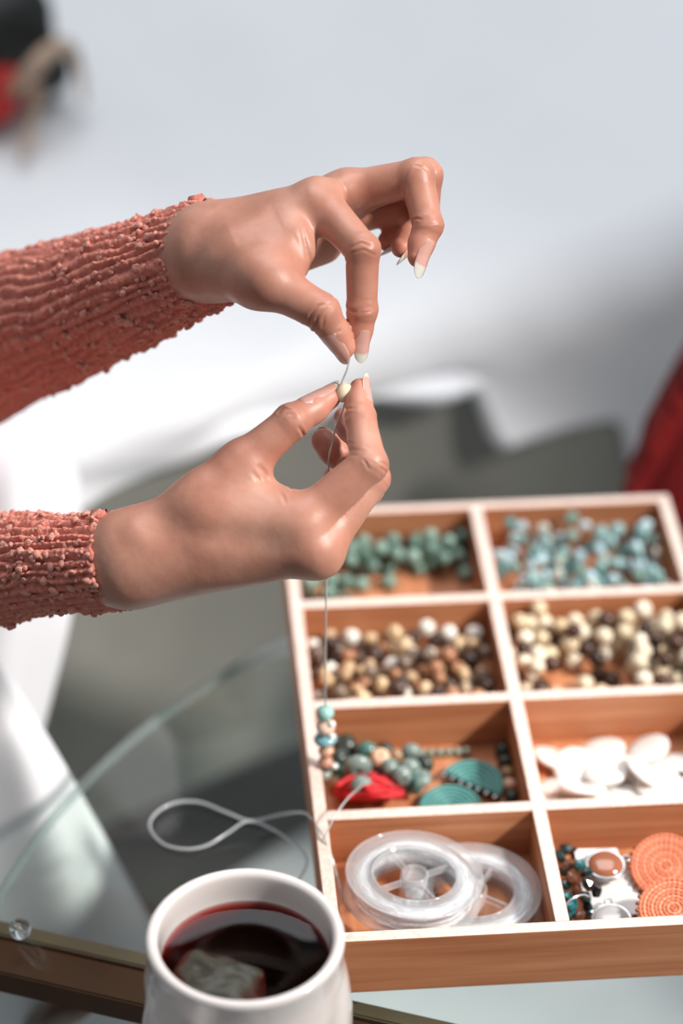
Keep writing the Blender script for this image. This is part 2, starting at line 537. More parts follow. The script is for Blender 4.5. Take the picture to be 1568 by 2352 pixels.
link('backrest', red_back(), chair, RED_M)
link('seat', rounded_block('seat', (0.60, 0.36, -0.10), (0.30, 0.30, 0.09), 0.1, RED_M, 0, 0.25), chair, RED_M)
for (lx, ly) in ((0.50, 0.26), (0.72, 0.26), (0.50, 0.46), (0.72, 0.46)):
    link('leg', tube_mesh('chair_leg', [(lx, ly, -0.13), (lx, ly, FZ)], 0.012, 12), chair, BROWN_METAL)
tag(chair, 'dark red upholstered chair behind the right end of the box', 'chair')

# dark bag with tan strap and red pouch on the bed, upper left
BLACK = plain('black_leather', srgb(14, 20, 18), 0.6, 0.2, 40)
TAN = plain('tan_leather', srgb(176, 150, 128), 0.6, 0.1, 60)
RED2 = plain('red_fabric', srgb(190, 44, 44), 0.8, 0.1, 60)
bag = empty('handbag', tuple(Z(-60, 100, 0.01)))


def blob(name, c, size, rz, mat, parent):
    bm = bmesh.new()
    bmesh.ops.create_icosphere(bm, subdivisions=4, radius=1)
    mt = Matrix.Translation(Vector(c)) @ Matrix.Rotation(rz, 4, 'Z')
    for v in bm.verts:
        p = v.co.copy()
        p = Vector((math.copysign(abs(p.x) ** 0.6, p.x), math.copysign(abs(p.y) ** 0.6, p.y), math.copysign(abs(p.z) ** 0.6, p.z)))
        p *= 1 + 0.06 * noise.noise(p * 2)
        v.co = mt @ Vector((p.x * size[0], p.y * size[1], p.z * size[2]))
    return link(name, bm_mesh(name, bm, True), parent, mat)


blob('body', Z(-82, 84, 0.05), (0.054, 0.050, 0.045), 0.5, BLACK, bag)
blob('pocket', Z(105, 168, 0.022), (0.017, 0.010, 0.014), 0.6, BLACK, bag)
blob('pouch', Z(-40, 195, 0.030), (0.022, 0.026, 0.022), 0.3, RED2, bag)
st = catmull([Z(150, 105, 0.05), Z(112, 118, 0.062), Z(72, 160, 0.058), Z(30, 205, 0.035), Z(-30, 250, 0.02)], 8)
link('strap', tube_mesh('strap', st, 0.0055, 10), bag, TAN)
st = catmull([Z(165, 110, 0.045), Z(185, 170, 0.028), Z(192, 235, 0.016)], 8)
link('strap', tube_mesh('strap', st, np.linspace(0.004, 0.0015, len(st)), 8), bag, TAN)
st = catmull([Z(85, 190, 0.04), Z(75, 270, 0.022), Z(55, 365, 0.014)], 8)
link('strap', tube_mesh('strap', st, np.linspace(0.005, 0.002, len(st)), 8), bag, TAN)
tag(bag, 'black bag with a tan strap and red pouch lying on the bed', 'bag')

# ------------------------------------------------------------------ glass table
TC = (0.198, -0.056); TR = 0.362
table = empty('glass_table', (TC[0], TC[1], FZ))
prof = [(0.0, 0.0), (TR - 0.0015, 0.0), (TR, -0.0015), (TR, -0.0065), (TR - 0.0015, -0.008), (0.0, -0.008)]
me = lathe_mesh('table_top', prof, 160)
for p in me.polygons:
    c = p.center
    p.material_index = 1 if math.hypot(c.x, c.y) > TR - 0.002 else 0
top = link('table_top', me, None, [GLASS, GLASS_EDGE])
top.location = (TC[0], TC[1], 0)
top.parent = table; top.matrix_parent_inverse = Matrix.Translation(table.location).inverted()


def bar(name, a, b, w, z1, z0, side, mat, parent, off=0.0):
    a, b = np.array(a, float), np.array(b, float)
    d = b - a; d[2] = 0; d /= np.linalg.norm(d)
    n = np.array([d[1], -d[0], 0])
    bm = bmesh.new()
    vs = []
    for p in (a, b):
        for (o, z) in ((off, z1), (off + w, z1), (off + w, z0), (off, z0)):
            q = p + n * o
            vs.append(bm.verts.new((q[0], q[1], z)))
    for i in range(4):
        bm.faces.new((vs[i], vs[(i + 1) % 4], vs[4 + (i + 1) % 4], vs[4 + i]))
    bm.faces.new(vs[3::-1]); bm.faces.new(vs[4:])
    bmesh.ops.recalc_face_normals(bm, faces=bm.faces[:])
    bmesh.ops.bevel(bm, geom=bm.edges[:], offset=0.0008, segments=2, affect='EDGES')
    return link(name, bm_mesh(name, bm), parent, mat)


zb = -0.0095
A0, A1 = Z(0, 2112, zb), Z(1090, 2358, zb)
dd = (A1 - A0) / np.linalg.norm(A1 - A0)
A0, A1 = A0 - dd * 0.05, A1 + dd * 0.16
bar('frame_rail', A0, A1, 0.0085, zb, zb - 0.012, 1, BRASS, table)
bar('frame_rail', A0, A1, 0.0195, zb - 0.0015, zb - 0.014, 1, BROWN_METAL, table, 0.0092)
L0, L1 = Z(240, 2245, -0.018), Z(20, 2420, -0.25)
link('leg', tube_mesh('leg', [L0, (L0 + L1) / 2, L1, L1 + (L1 - L0) * (FZ + 0.25) / (L1[2] - L0[2])], 0.009, 16), table, BROWN_METAL)
for ang in (0.15, -1.1, -2.2):
    p = np.array([TC[0] + 0.26 * math.cos(ang), TC[1] + 0.26 * math.sin(ang)])
    link('leg', tube_mesh('leg', [(p[0], p[1], -0.024), (p[0], p[1], FZ)], 0.009, 16), table, BROWN_METAL)
c0 = (TC[0] + 0.26 * math.cos(0.15), TC[1] + 0.26 * math.sin(0.15), zb)
c2 = (TC[0] + 0.26 * math.cos(-1.1), TC[1] + 0.26 * math.sin(-1.1), zb)
bar('frame_rail', c0, c2, 0.02, zb, zb - 0.014, 1, BROWN_METAL, table, -0.01)
bar('frame_rail', A1 - dd * 0.02, c2, 0.02, zb - 0.0005, zb - 0.0145, 1, BROWN_METAL, table, -0.01)
tag(table, 'round glass table with a brown metal frame below its top', 'table')

# ------------------------------------------------------------------ wooden box
W, D_, TO, TD, H = 0.0901, 0.070, 0.0057, 0.0060, 0.0300
BXR = 2 * TO + 2 * W + TD
ys = [TO]
for k in range(3): ys += [ys[-1] + D_, ys[-1] + D_ + TD]
ys.append(ys[-1] + D_)
BYB = ys[-1] + TO
ROWS = {4: (ys[0], ys[1]), 3: (ys[2], ys[3]), 2: (ys[4], ys[5]), 1: (ys[6], ys[7])}
COLS = {0: (TO, TO + W), 1: (TO + W + TD, TO + W + TD + W)}
BF = 0.0040                                    # top of the base panel
wbox = empty('wooden_box', (BXR / 2, BYB / 2, 0))
link('base_panel', box_mesh('base_panel', TO, BXR - TO, TO, BYB - TO, 0.0005, BF, 0.0003), wbox, WOOD_Y)
link('end_panel', box_mesh('end_panel', 0, BXR, 0, TO, 0, H, 0.0005, top_mat=1), wbox, [WOOD_X, RAW])
link('end_panel', box_mesh('end_panel_rear', 0, BXR, BYB - TO, BYB, 0, H, 0.0009, top_mat=1), wbox, [WOOD_X, RAW])
link('side_panel', box_mesh('side_panel', 0, TO, TO, BYB - TO, 0, H, 0.0005, top_mat=1), wbox, [WOOD_Y, RAW])
link('side_panel', box_mesh('side_panel_right', BXR - TO, BXR, TO, BYB - TO, 0, H, 0.0005, top_mat=1), wbox, [WOOD_Y, RAW])
link('long_divider', box_mesh('long_divider', TO + W, TO + W + TD, TO, BYB - TO, BF, H, 0.0004, top_mat=1), wbox, [WOOD_Y, RAW])
for k in (1, 3, 5):
    for c in (0, 1):
        link('cross_divider', box_mesh('cross_divider', *COLS[c], ys[k], ys[k + 1], BF, H - 0.0002, 0.0004, top_mat=1), wbox, [WOOD_X, RAW])
tag(wbox, 'wooden bead organiser box with eight open compartments on the glass table', 'box')


# ------------------------------------------------------------------ bead piles
def bead_mesh(name, r, hole=0.22, flat=1.0, seg=16, n=9):
    a = np.linspace(-math.pi / 2 + math.asin(hole), math.pi / 2 - math.asin(hole), n)
    prof = [(r * math.cos(t), r * flat * math.sin(t)) for t in a]
    hr = prof[0][0]
    prof = prof + [(hr * 0.8, prof[-1][1] * 0.9), (hr * 0.8, prof[0][1] * 0.9)]
    return lathe_mesh(name, prof, seg, closed=True)


def chip_mesh(name, r, seed):
    rr = random.Random(seed)
    bm = bmesh.new()
    bmesh.ops.create_icosphere(bm, subdivisions=1, radius=r)
    sx, sy, sz = rr.uniform(0.8, 1.25), rr.uniform(0.7, 1.0), rr.uniform(0.6, 0.9)
    for v in bm.verts:
        k = rr.uniform(0.82, 1.12)
        v.co = (v.co.x * sx * k, v.co.y * sy * k, v.co.z * sz * k)
    bmesh.ops.bevel(bm, geom=bm.edges[:], offset=r * 0.08, segments=1, affect='EDGES')
    return bm_mesh(name, bm, False)


def settle(n, region, zf, radii, weight=None, tries=26, seed=1):
    rr = random.Random(seed)
    x0, x1, y0, y1 = region
    P = []
    for i in range(n):
        r = radii(rr)
        best = None
        for _ in range(tries):
            x, y = rr.uniform(x0 + r, x1 - r), rr.uniform(y0 + r, y1 - r)
            if weight and rr.random() > weight((x - x0) / (x1 - x0), (y - y0) / (y1 - y0)): continue
            z = zf + r
            for (a, b, c, q) in P:
                d2 = (a - x) ** 2 + (b - y) ** 2
                s = (r + q) * 0.99
                if d2 < s * s: z = max(z, c + math.sqrt(s * s - d2))
            if best is None or z < best[2]: best = (x, y, z, r)
        if best: P.append(best)
    return P


def zone(x, y, z, region, zs):
    x0, x1, y0, y1 = region
    u, v = (x - x0) / (x1 - x0), (y - y0) / (y1 - y0)
    a = 'left' if u < 0.33 else ('middle' if u < 0.67 else 'right')
    b = 'back' if v > 0.66 else ('centre' if v > 0.33 else 'front')
    return ('top of the heap, ' if z > zs else 'low in the heap, ') + b + ' ' + a


def pile(name, spots, kinds, where, cat, group, seed, region):
    """kinds: (mesh, radius of the mesh, share, what it is)"""
    rr = random.Random(seed)
    spots = [q for q in spots if q[2] < H - 0.003]
    zs = sorted(s[2] for s in spots)[int(len(spots) * 0.55)]
    for (x, y, z, r) in spots:
        q = rr.random() * sum(k[2] for k in kinds)
        for (base, br, w, what) in kinds:
            q -= w
            if q <= 0: break
        o = bpy.data.objects.new(name, base)
        COL.objects.link(o)
        o.location = (x, y, z)
        s = r / br
        o.scale = (s, s, s)
        o.rotation_euler = (rr.uniform(0, 3.1), rr.uniform(0, 3.1), rr.uniform(0, 6.2))
        tag(o, what + ' ' + where + ', ' + zone(x, y, z, region, zs), cat, group)


def tone(name, c0, c1, rough=0.3, amt=0.12):
    return random_mat(name, [(0.0, c0), (1.0, c1)], rough, amt=amt)


GREEN = tone('green_stone', srgb(82, 114, 102), srgb(150, 180, 166))
R_ = 0.0039


def reg(row, c, m=0.0004):
    x0, x1 = COLS[c]; y0, y1 = ROWS[row]
    return (x0 + m, x1 - m, y0 + m, y1 - m)


def round_kind(what, mat, share, flat=1.0):
    me_ = bead_mesh('round_bead', R_, 0.22, flat); me_.materials.append(mat)
    return (me_, R_, share, what)


gk = round_kind('round green stone bead', GREEN, 1)
P0 = [Z(790, 1335, BF + R_), Z(830, 1342, BF + R_), Z(893, 1337, BF + R_), Z(1068, 1318, BF + R_), Z(742, 1322, BF + R_)]
sp = settle(74, reg(1, 0), BF, lambda q: q.uniform(0.0034, 0.0041), lambda u, v: 1.0 if v > 0.70 - 0.12 * (u < 0.45) else (0.7 if u < 0.30 and v > 0.35 else 0.0), seed=3)
keep = [s for s in sp if all(math.hypot(s[0] - p[0], s[1] - p[1]) > 2.1 * R_ for p in P0)]
pile('green_bead', keep, [gk], 'in the far left compartment', 'bead', 'green beads in the far left compartment', 5, reg(1, 0))
for p, lb in zip(P0, ['green stone bead lying loose, leftmost of the three front ones', 'green stone bead lying loose, middle of the three front ones',
                      'green stone bead lying loose by itself, right of the front three', 'green stone bead at the right divider of the far left compartment',
                      'green stone bead lying behind the hanging thread']):
    o = link('green_bead', gk[0]); o.location = tuple(p); o.rotation_euler = (1.2, 0.4, p[0] * 90)
    tag(o, lb, 'bead', 'loose green beads')
chips = []
for nm, c0, c1, share in (('deep teal', srgb(64, 120, 120), srgb(92, 146, 146), 0.8), ('aqua', srgb(134, 174, 172), srgb(160, 196, 196), 1.6), ('pale blue', srgb(172, 204, 214), srgb(198, 222, 230), 1.4), ('sage green', srgb(112, 146, 136), srgb(142, 168, 158), 1.0), ('grey', srgb(166, 168, 158), srgb(190, 190, 180), 0.5)):
    mt_ = tone(nm.replace(' ', '_') + '_stone', c0, c1, 0.4, 0.08)
    for k in range(2):
        c = chip_mesh('stone_chip', 0.0050, len(chips)); c.materials.append(mt_); chips.append((c, 0.0050, share, 'rough ' + nm + ' chip'))
pile('stone_chip', settle(205, reg(1, 1, 0.0012), BF, lambda q: q.uniform(0.0038, 0.0050), lambda u, v: 0.25 + 0.75 * max(0, 1 - (2 * u - 1.2) ** 2) * (0.5 + v), 9, 8), chips,
     'in the far right compartment', 'bead', 'stone chips in the far right compartment', 9, reg(1, 1))
mk = [round_kind('dark brown bead', tone('umber_stone', srgb(58, 42, 36), srgb(92, 70, 58)), 1.2), round_kind('grey brown bead', tone('grey_brown_stone', srgb(112, 94, 82), srgb(148, 128, 110)), 1.0),
      round_kind('orange brown bead', tone('orange_stone', srgb(150, 100, 72), srgb(190, 138, 104)), 0.7), round_kind('tan bead', tone('tan_bead_stone', srgb(200, 166, 128), srgb(218, 190, 152)), 1.0, 0.75),
      round_kind('white bead', tone('white_stone', srgb(222, 214, 202), srgb(240, 236, 228)), 1.0)]
pile('mixed_bead', settle(150, reg(2, 0), BF, lambda q: q.uniform(0.0031, 0.0045), lambda u, v: 1.0 if v > 0.5 else 0.7, 12, 21), mk,
     'in the second left compartment', 'bead', 'mixed beads in the second left compartment', 13, reg(2, 0))
ck = [round_kind('round cream bead', tone('cream_stone', srgb(212, 188, 150), srgb(240, 228, 206)), 0.62), round_kind('round dark brown bead', tone('dark_brown_stone', srgb(40, 24, 18), srgb(84, 52, 38)), 0.38)]
pile('round_bead', settle(125, reg(2, 1), BF, lambda q: q.uniform(0.0036, 0.0046), lambda u, v: 1.0 if v > 0.66 else (0.8 if u > 0.66 else (0.5 if v < 0.12 or u < 0.16 else 0.03)), 12, 31), ck,
     'in the second right compartment', 'bead', 'cream and brown beads in the second right compartment', 14, reg(2, 1))

# row three, right: shell discs
SHELL = plain('mother_of_pearl', srgb(232, 230, 226), 0.3, 0.05, 60, spec=0.6, coat=0.4)


def disc_mesh(name, r, t, seg=40, dome=0.0):
    prof = [(0, t / 2 + dome), (r * 0.5, t / 2 + dome * 0.75), (r * 0.9, t / 2 + dome * 0.12), (r, t * 0.25), (r, -t * 0.25), (r * 0.93, -t / 2), (0, -t / 2)]
    return lathe_mesh(name, prof, seg)


shell = disc_mesh('shell_disc', 0.0104, 0.0026, dome=0.0004); shell.materials.append(SHELL)
discs = [(1272, 1742, 0.007, 22, -12, 'shell disc leaning at the far left by the divider'), (1384, 1722, 0.007, 14, 8, 'shell disc lying at the back left of the shell heap'),
         (1487, 1722, 0.007, 10, -22, 'shell disc lying at the back, right of the middle'), (1556, 1752, 0.008, 18, 12, 'shell disc at the back right, cut by the picture edge'),
         (1275, 1803, 0.006, 20, 18, 'shell disc at the left, half under the front one'), (1392, 1770, 0.0115, 6, 8, 'shell disc on top in the middle of the shell heap'),
         (1480, 1775, 0.0125, 26, 28, 'steeply tilted shell disc on top of the heap'), (1338, 1812, 0.0125, 30, -2, 'front shell disc facing the camera in the heap'),
         (1445, 1822, 0.0065, 4, 2, 'shell disc low at the front middle of the shell heap'), (1548, 1822, 0.0095, 22, -8, 'front right shell disc in the heap'),
         (1320, 1760, 0.0085, 12, -10, 'shell disc wedged behind the front one at the left'), (1440, 1762, 0.0085, 16, 6, 'shell disc leaning under the tilted one'), (1510, 1800, 0.0115, 10, -14, 'shell disc on top at the right of the tilted one'),
         (1238, 1838, 0.0055, 2, 4, 'shell disc in the front left corner by the divider'), (1620, 1800, 0.007, 6, 4, 'shell disc beyond the right picture edge'), (1385, 1838, 0.0055, 0, 0, 'lowest shell disc against the front divider')]
for (px, py, z, tx, ty, lb) in discs:
    p = Z(px, py, z)
    o = link('shell_disc', shell); o.location = tuple(p)
    x0, x1, y0, y1 = reg(3, 1, 0.0108)
    o.location.x = min(max(o.location.x, x0), x1); o.location.y = min(max(o.location.y, y0), y1)
    o.rotation_euler = (math.radians(tx), math.radians(ty), rng.uniform(0, 6))
    tag(o, 'white ' + lb, 'shell', 'white shell discs')

# row three, left: stone necklace, red tassel, small bead strand, teal pendants
NECK = [plain('dark_jade', srgb(52, 62, 56), 0.25, 0.3, 200), plain('grey_jade', srgb(120, 136, 130), 0.22, 0.2, 200), plain('teal_jade', srgb(74, 116, 108), 0.22, 0.2, 200),
        plain('peach_stone', srgb(222, 178, 148), 0.3, 0.1, 200), plain('tan_stone', srgb(160, 128, 96), 0.3, 0.2, 200)]
neck = empty('stone_necklace', tuple(Z(860, 1790, BF)))
nb = {}
for i, m in enumerate(NECK):
    me_ = bead_mesh('necklace_bead', 0.0052, 0.2, 0.85); me_.materials.append(m); nb[i] = me_
    me_ = bead_mesh('necklace_bead', 0.0052, 0.2, 0.55); me_.materials.append(m); nb[i + 10] = me_
NB = [(792, 1712, .013, 0, 1.1), (842, 1727, .0165, 2, 1.0), (872, 1742, .018, 3, .95), (821, 1762, .019, 11, 1.3), (782, 1742, .012, 0, 1.0), (896, 1765, .017, 1, .95), (910, 1738, .011, 4, .8),
      (943, 1728, .013, 1, .9), (940, 1765, .016, 1, 1.0), (922, 1782, .0175, 1, .95), (965, 1788, .014, 11, 1.0), (950, 1800, .012, 12, 1.0), (830, 1808, .0165, 1, 1.05), (805, 1790, .011, 0, 1.0),
      (770, 1770, .010, 2, .8), (885, 1725, .009, 0, .9), (862, 1780, .011, 0, 1.0), (800, 1735, .0085, 0, 1.0), (975, 1755, .010, 0, .9), (900, 1800, .010, 0, .9), (770, 1800, .0075, 4, .7), (765, 1735, .0085, 2, .8)]
for (px, py, z, m, s) in NB:
    o = link('bead', nb[m]); o.location = tuple(Z(px, py, z)); o.scale = (s, s, s)
    o.rotation_euler = (rng.uniform(0, 3), rng.uniform(0, 3), 0)
    o.parent = neck; o.matrix_parent_inverse = Matrix.Translation(neck.location).inverted()
o = link('cord', tube_mesh('neck_cord', catmull([Z(x, y, z) for (x, y, z, _, _) in NB], 5), 0.0006, 6), neck, NECK[0])
tag(neck, 'necklace of grey green stone beads coiled beside the red tassel', 'necklace')
RED_T = plain('red_thread', srgb(186, 16, 26), 0.6, 0.25, 300, 0.5, 500)
tas = empty('red_tassel', tuple(Z(850, 1830, BF)))
rt = random.Random(5)
for k in range(60):
    a = Z(775 + rt.uniform(-8, 60), 1810 + rt.uniform(-8, 26), BF + rt.uniform(0.001, 0.012))
    b = Z(880 + rt.uniform(-20, 50), 1812 + rt.uniform(-14, 24), BF + rt.uniform(0.001, 0.0105))
    m_ = (a + b) / 2 + np.array([0, rt.uniform(-.005, .005), rt.uniform(0.000, 0.007)])
    for q in (a, b, m_):
        q[0] = min(max(q[0], COLS[0][0] + .0015), COLS[0][1] - .0015); q[1] = min(max(q[1], ROWS[3][0] + .0015), ROWS[3][1] - .0015)
    link('strand', tube_mesh('strand', catmull([a, m_, b], 7), 0.0013, 6), tas, RED_T)
tag(tas, 'red thread tassel under the stone necklace', 'tassel')
strand = empty('bead_strand', tuple(Z(1020, 1725, BF)))
sb = bead_mesh('strand_bead', 0.0021); sb.materials.append(plain('sage_stone', srgb(134, 142, 128), 0.3, 0.2, 300))
for k in range(6):
    o = link('bead', sb); o.location = tuple(Z(968 + 20.5 * k, 1729 - 0.8 * k, BF + 0.0023)); o.rotation_euler = (0, 1.57, 0.1)
    o.parent = strand; o.matrix_parent_inverse = Matrix.Translation(strand.location).inverted()
tag(strand, 'short strand of small sage beads at the back of the third left compartment', 'bead strand')
strand = empty('bead_strand', tuple(Z(1165, 1760, BF)))
for k in range(5):
    m_ = bead_mesh('strand_bead', 0.0034); m_.materials.append(NECK[[0, 0, 4, 3, 0][k]])
    o = link('bead', m_); o.location = tuple(Z(1152 + 6 * k, 1722 + 27 * k, BF + 0.0036)); o.rotation_euler = (1.57, 0, 0.1)
    o.location.x = min(o.location.x, COLS[0][1] - 0.0037)
    o.parent = strand; o.matrix_parent_inverse = Matrix.Translation(strand.location).inverted()
tag(strand, 'shaded strand of brown and black beads along the middle divider', 'bead strand')
TEAL = plain('teal_thread', srgb(36, 104, 98), 0.5, 0.2, 400, 0.4, 700)
TEAL_L = plain('teal_thread_ridge', srgb(92, 150, 146), 0.45, 0.1, 400)


def half_moon(loc, rz, tilt, r, label):
    root = empty('teal_pendant', loc)
    root.rotation_euler = (tilt[0], tilt[1], rz)

    def sub(name, me_, mat):
        o = link(name, me_); me_.materials.append(mat)
        o.parent = root
        return o
    n = 28
    verts, faces = [], []
    for z in (-0.0009, 0.0009):
        verts.append((0, 0, z))
        for k in range(n + 1):
            t = math.pi * k / n; verts.append((r * math.cos(t), r * math.sin(t), z))
    o2 = n + 2
    for k in range(n):
        faces.append((0, k + 2, k + 1)); faces.append((o2, o2 + k + 1, o2 + k + 2)); faces.append((k + 1, k + 2, o2 + k + 2, o2 + k + 1))
    faces.append((0, 1, o2 + 1, o2)); faces.append((0, o2, o2 + n + 1, n + 1))
    sub('half_disc', mesh_from('half_disc', verts, faces, False), TEAL)
    for q in (0.25, 0.42, 0.58, 0.74, 0.9):
        pts = [(r * q * math.cos(math.pi * k / 24), r * q * math.sin(math.pi * k / 24), 0.0011) for k in range(25)]
        sub('thread_ring', tube_mesh('thread_ring', pts, 0.0007, 6), TEAL_L)
    for k in range(7):
        me_ = bead_mesh('rim_bead', 0.0011, 0.2, 0.8, 10, 5)
        o = sub('rim_bead', me_, SILVER); o.location = (-r * 0.9 + r * 0.3 * k, -0.0012, 0.0004)
    tag(root, label, 'pendant')


half_moon(tuple(Z(1080, 1803, BF + 0.0042)), math.radians(-38), (0.12, 0.0), 0.0150, 'teal half moon pendant lying further back with its straight edge left')
half_moon(tuple(Z(1035, 1858, BF + 0.003)), math.radians(6), (0.08, 0.0), 0.0145, 'teal half moon pendant partly hidden behind the front divider')


# ------------------------------------------------------------------ row four, left: two cord spools
def spool(center, tilt, rz, label):
    root = empty('cord_spool', tuple(center))
    root.rotation_euler = (tilt[0], tilt[1], rz)

    def sub(name, me_, mat, parent=root):
        o = link(name, me_); me_.materials.append(mat)
        o.parent = parent
        return o
    r, ri, rc = 0.0292, 0.0176, 0.0060
    h = 0.0052
    for s in (-1, 1):
        z = s * h
        prof = [(ri, z - 0.0006), (r - 0.0005, z - 0.0006), (r, z), (r - 0.0005, z + 0.0006), (ri, z + 0.0006)]
        sub('flange', lathe_mesh('flange', prof, 72, closed=True), PLASTIC)
        sub('rim', tube_mesh('rim', [(r * math.cos(t), r * math.sin(t), z + s * 0.0004) for t in np.linspace(0, 2 * math.pi, 73)], 0.0006, 8, False), PLASTIC)
    prof = [(ri, -h), (ri + 0.0012, -h), (ri + 0.0012, h + 0.0012), (ri, h + 0.0012)]
    sub('core_ring', lathe_mesh('core_ring', prof, 64, closed=True), PLASTIC)
    prof = [(ri + 0.0013, -h + 0.0008), (r - 0.003, -h + 0.0008)] + [(r - 0.003 + 0.0004 * math.sin(k * 1.6), -h + 0.0008 + (2 * h - 0.0016) * k / 12) for k in range(1, 12)] + [(r - 0.003, h - 0.0008), (ri + 0.0013, h - 0.0008)]
    sub('wound_cord', lathe_mesh('wound_cord', prof, 72, closed=True), CORD_PACK)
    prof = [(rc - 0.0013, -h), (rc, -h), (rc, h + 0.001), (rc - 0.0013, h + 0.001)]
    sub('hub', lathe_mesh('hub', prof, 36, closed=True), PLASTIC)
    for k in range(4):
        a = math.pi / 2 * k + 0.35
        bm = bmesh.new(); bmesh.ops.create_cube(bm, size=1)
        for v in bm.verts:
            q = Vector(((rc + ri) / 2 + v.co.x * (ri - rc), v.co.y * 0.0012, 0.0032 + v.co.z * 0.0030))
            v.co = Matrix.Rotation(a, 4, 'Z') @ q
        sub('spoke', bm_mesh('spoke', bm), PLASTIC)
    tag(root, label, 'spool', 'clear cord spools')


spool(Z(1086, 2047, 0.0145) - np.array([0, 0, 0.0044]), (0.0, 0.02), 0.6, 'clear plastic cord spool lying underneath, right of the top one')
spool(Z(950, 2012, 0.0275) - np.array([0, 0, 0.0050]), (math.radians(-3), math.radians(4), ), 0.1, 'clear plastic cord spool lying on top at the front left')

# ------------------------------------------------------------------ row four, right: woven discs, pendants, card, dark earrings
ORANGE = plain('orange_thread', srgb(214, 122, 88), 0.6, 0.15, 300, 0.4, 800)
ORANGE_L = plain('pale_orange_thread', srgb(226, 146, 112), 0.55, 0.1, 300)


def woven(center, tilt, r, label):
    root = empty('woven_disc', tuple(center))
    root.rotation_euler = tilt

    def sub(name, me_, mat):
        o = link(name, me_); me_.materials.append(mat)
        o.parent = root
        return o
    sub('backing', lathe_mesh('backing', [(0, -0.0012), (r, -0.0012), (r, 0), (0, 0)], 48), ORANGE)
    ring = 9
    for k in range(ring):
        q = r * (k + 0.6) / ring
        n = max(16, int(2 * math.pi * q / 0.0022) * 4)
        pts = [(q * math.cos(2 * math.pi * j / n), q * math.sin(2 * math.pi * j / n), 0.0004) for j in range(n + 1)]
        rad = [0.00085 + 0.00022 * math.cos(math.pi * j / 2.0) for j in range(n + 1)]
        sub('coil', tube_mesh('coil', pts, rad, 6, False), ORANGE_L if k % 2 else ORANGE)
    for k in range(9):
        me_ = bead_mesh('rim_bead', 0.0010, 0.2, 1, 8, 5)
        a = 2.4 + 0.22 * k
        o = sub('rim_bead', me_, BEAD_BR); o.location = (r * 1.04 * math.cos(a), r * 1.04 * math.sin(a), 0)
    tag(root, label, 'pendant', 'orange woven discs')


BEAD_BR = plain('bronze_bead', srgb(150, 90, 60), 0.3, 0.1, 200, metal=0.5)
woven(Z(1528, 1990, 0.016), (math.radians(24), math.radians(-6), 0), 0.0152, 'orange woven disc pendant lying further back, partly overlapped')
woven(Z(1547, 2088, 0.0205), (math.radians(16), math.radians(-4), 0), 0.0150, 'orange woven disc pendant in front with coarse bright coils')
CARD = plain('white_card', srgb(226, 222, 220), 0.6, 0.03, 40)
cd = empty('white_card', tuple(Z(1420, 2040, BF)))
bm = bmesh.new()
for (px, py, z) in ((1318, 1950, BF + 0.012), (1415, 1948, BF + 0.012), (1490, 2095, BF + 0.002), (1350, 2112, BF + 0.002)):
    bm.verts.new(Z(px, py, z))
bm.verts.ensure_lookup_table(); bm.faces.new(bm.verts[:])
r_ = bmesh.ops.extrude_face_region(bm, geom=bm.faces[:])
for v in r_['geom']:
    if isinstance(v, bmesh.types.BMVert): v.co.z -= 0.0006
link('panel', bm_mesh('card_panel', bm), cd, CARD)
INK = plain('grey_ink', srgb(110, 108, 112), 0.6, 0.02, 50)
cu = bpy.data.curves.new('print', 'FONT'); cu.body = 'NZ'; cu.size = 0.0062; cu.extrude = 0.00005; cu.align_x = 'CENTER'; cu.align_y = 'CENTER'
tx = link('print', cu, None, INK)
vx, vy = Z(1408, 2060, 0) - Z(1404, 2085, 0), None
pA, pB, pC = [Vector(Z(*q)) for q in ((1415, 1948, BF + 0.012), (1490, 2095, BF + 0.002), (1318, 1950, BF + 0.012))]
ay = (pC - pA).normalized(); ax = (pA - pB).normalized(); nz_ = ax.cross(ay).normalized()
if nz_.z < 0: nz_ = -nz_
ay = nz_.cross(ax).normalized()
pt = Vector(Z(1402, 2074, BF + 0.0042))
pt += nz_ * ((pA - pt).dot(nz_) + 0.0003)
tx.matrix_world = Matrix.Translation(pt) @ Matrix((ax, ay, nz_)).transposed().to_4x4()
bpy.context.view_layer.update()
tm = bpy.data.meshes.new_from_object(tx.evaluated_get(bpy.context.evaluated_depsgraph_get()))
mw = tx.matrix_world.copy(); bpy.data.objects.remove(tx)
tm.transform(mw); tm.materials.clear()
tx = link('print', tm, None, INK)
tx.parent = cd; tx.matrix_parent_inverse = Matrix.Translation(cd.location).inverted()
tag(cd, 'white card with grey print under the pendants in the near right compartment', 'card')


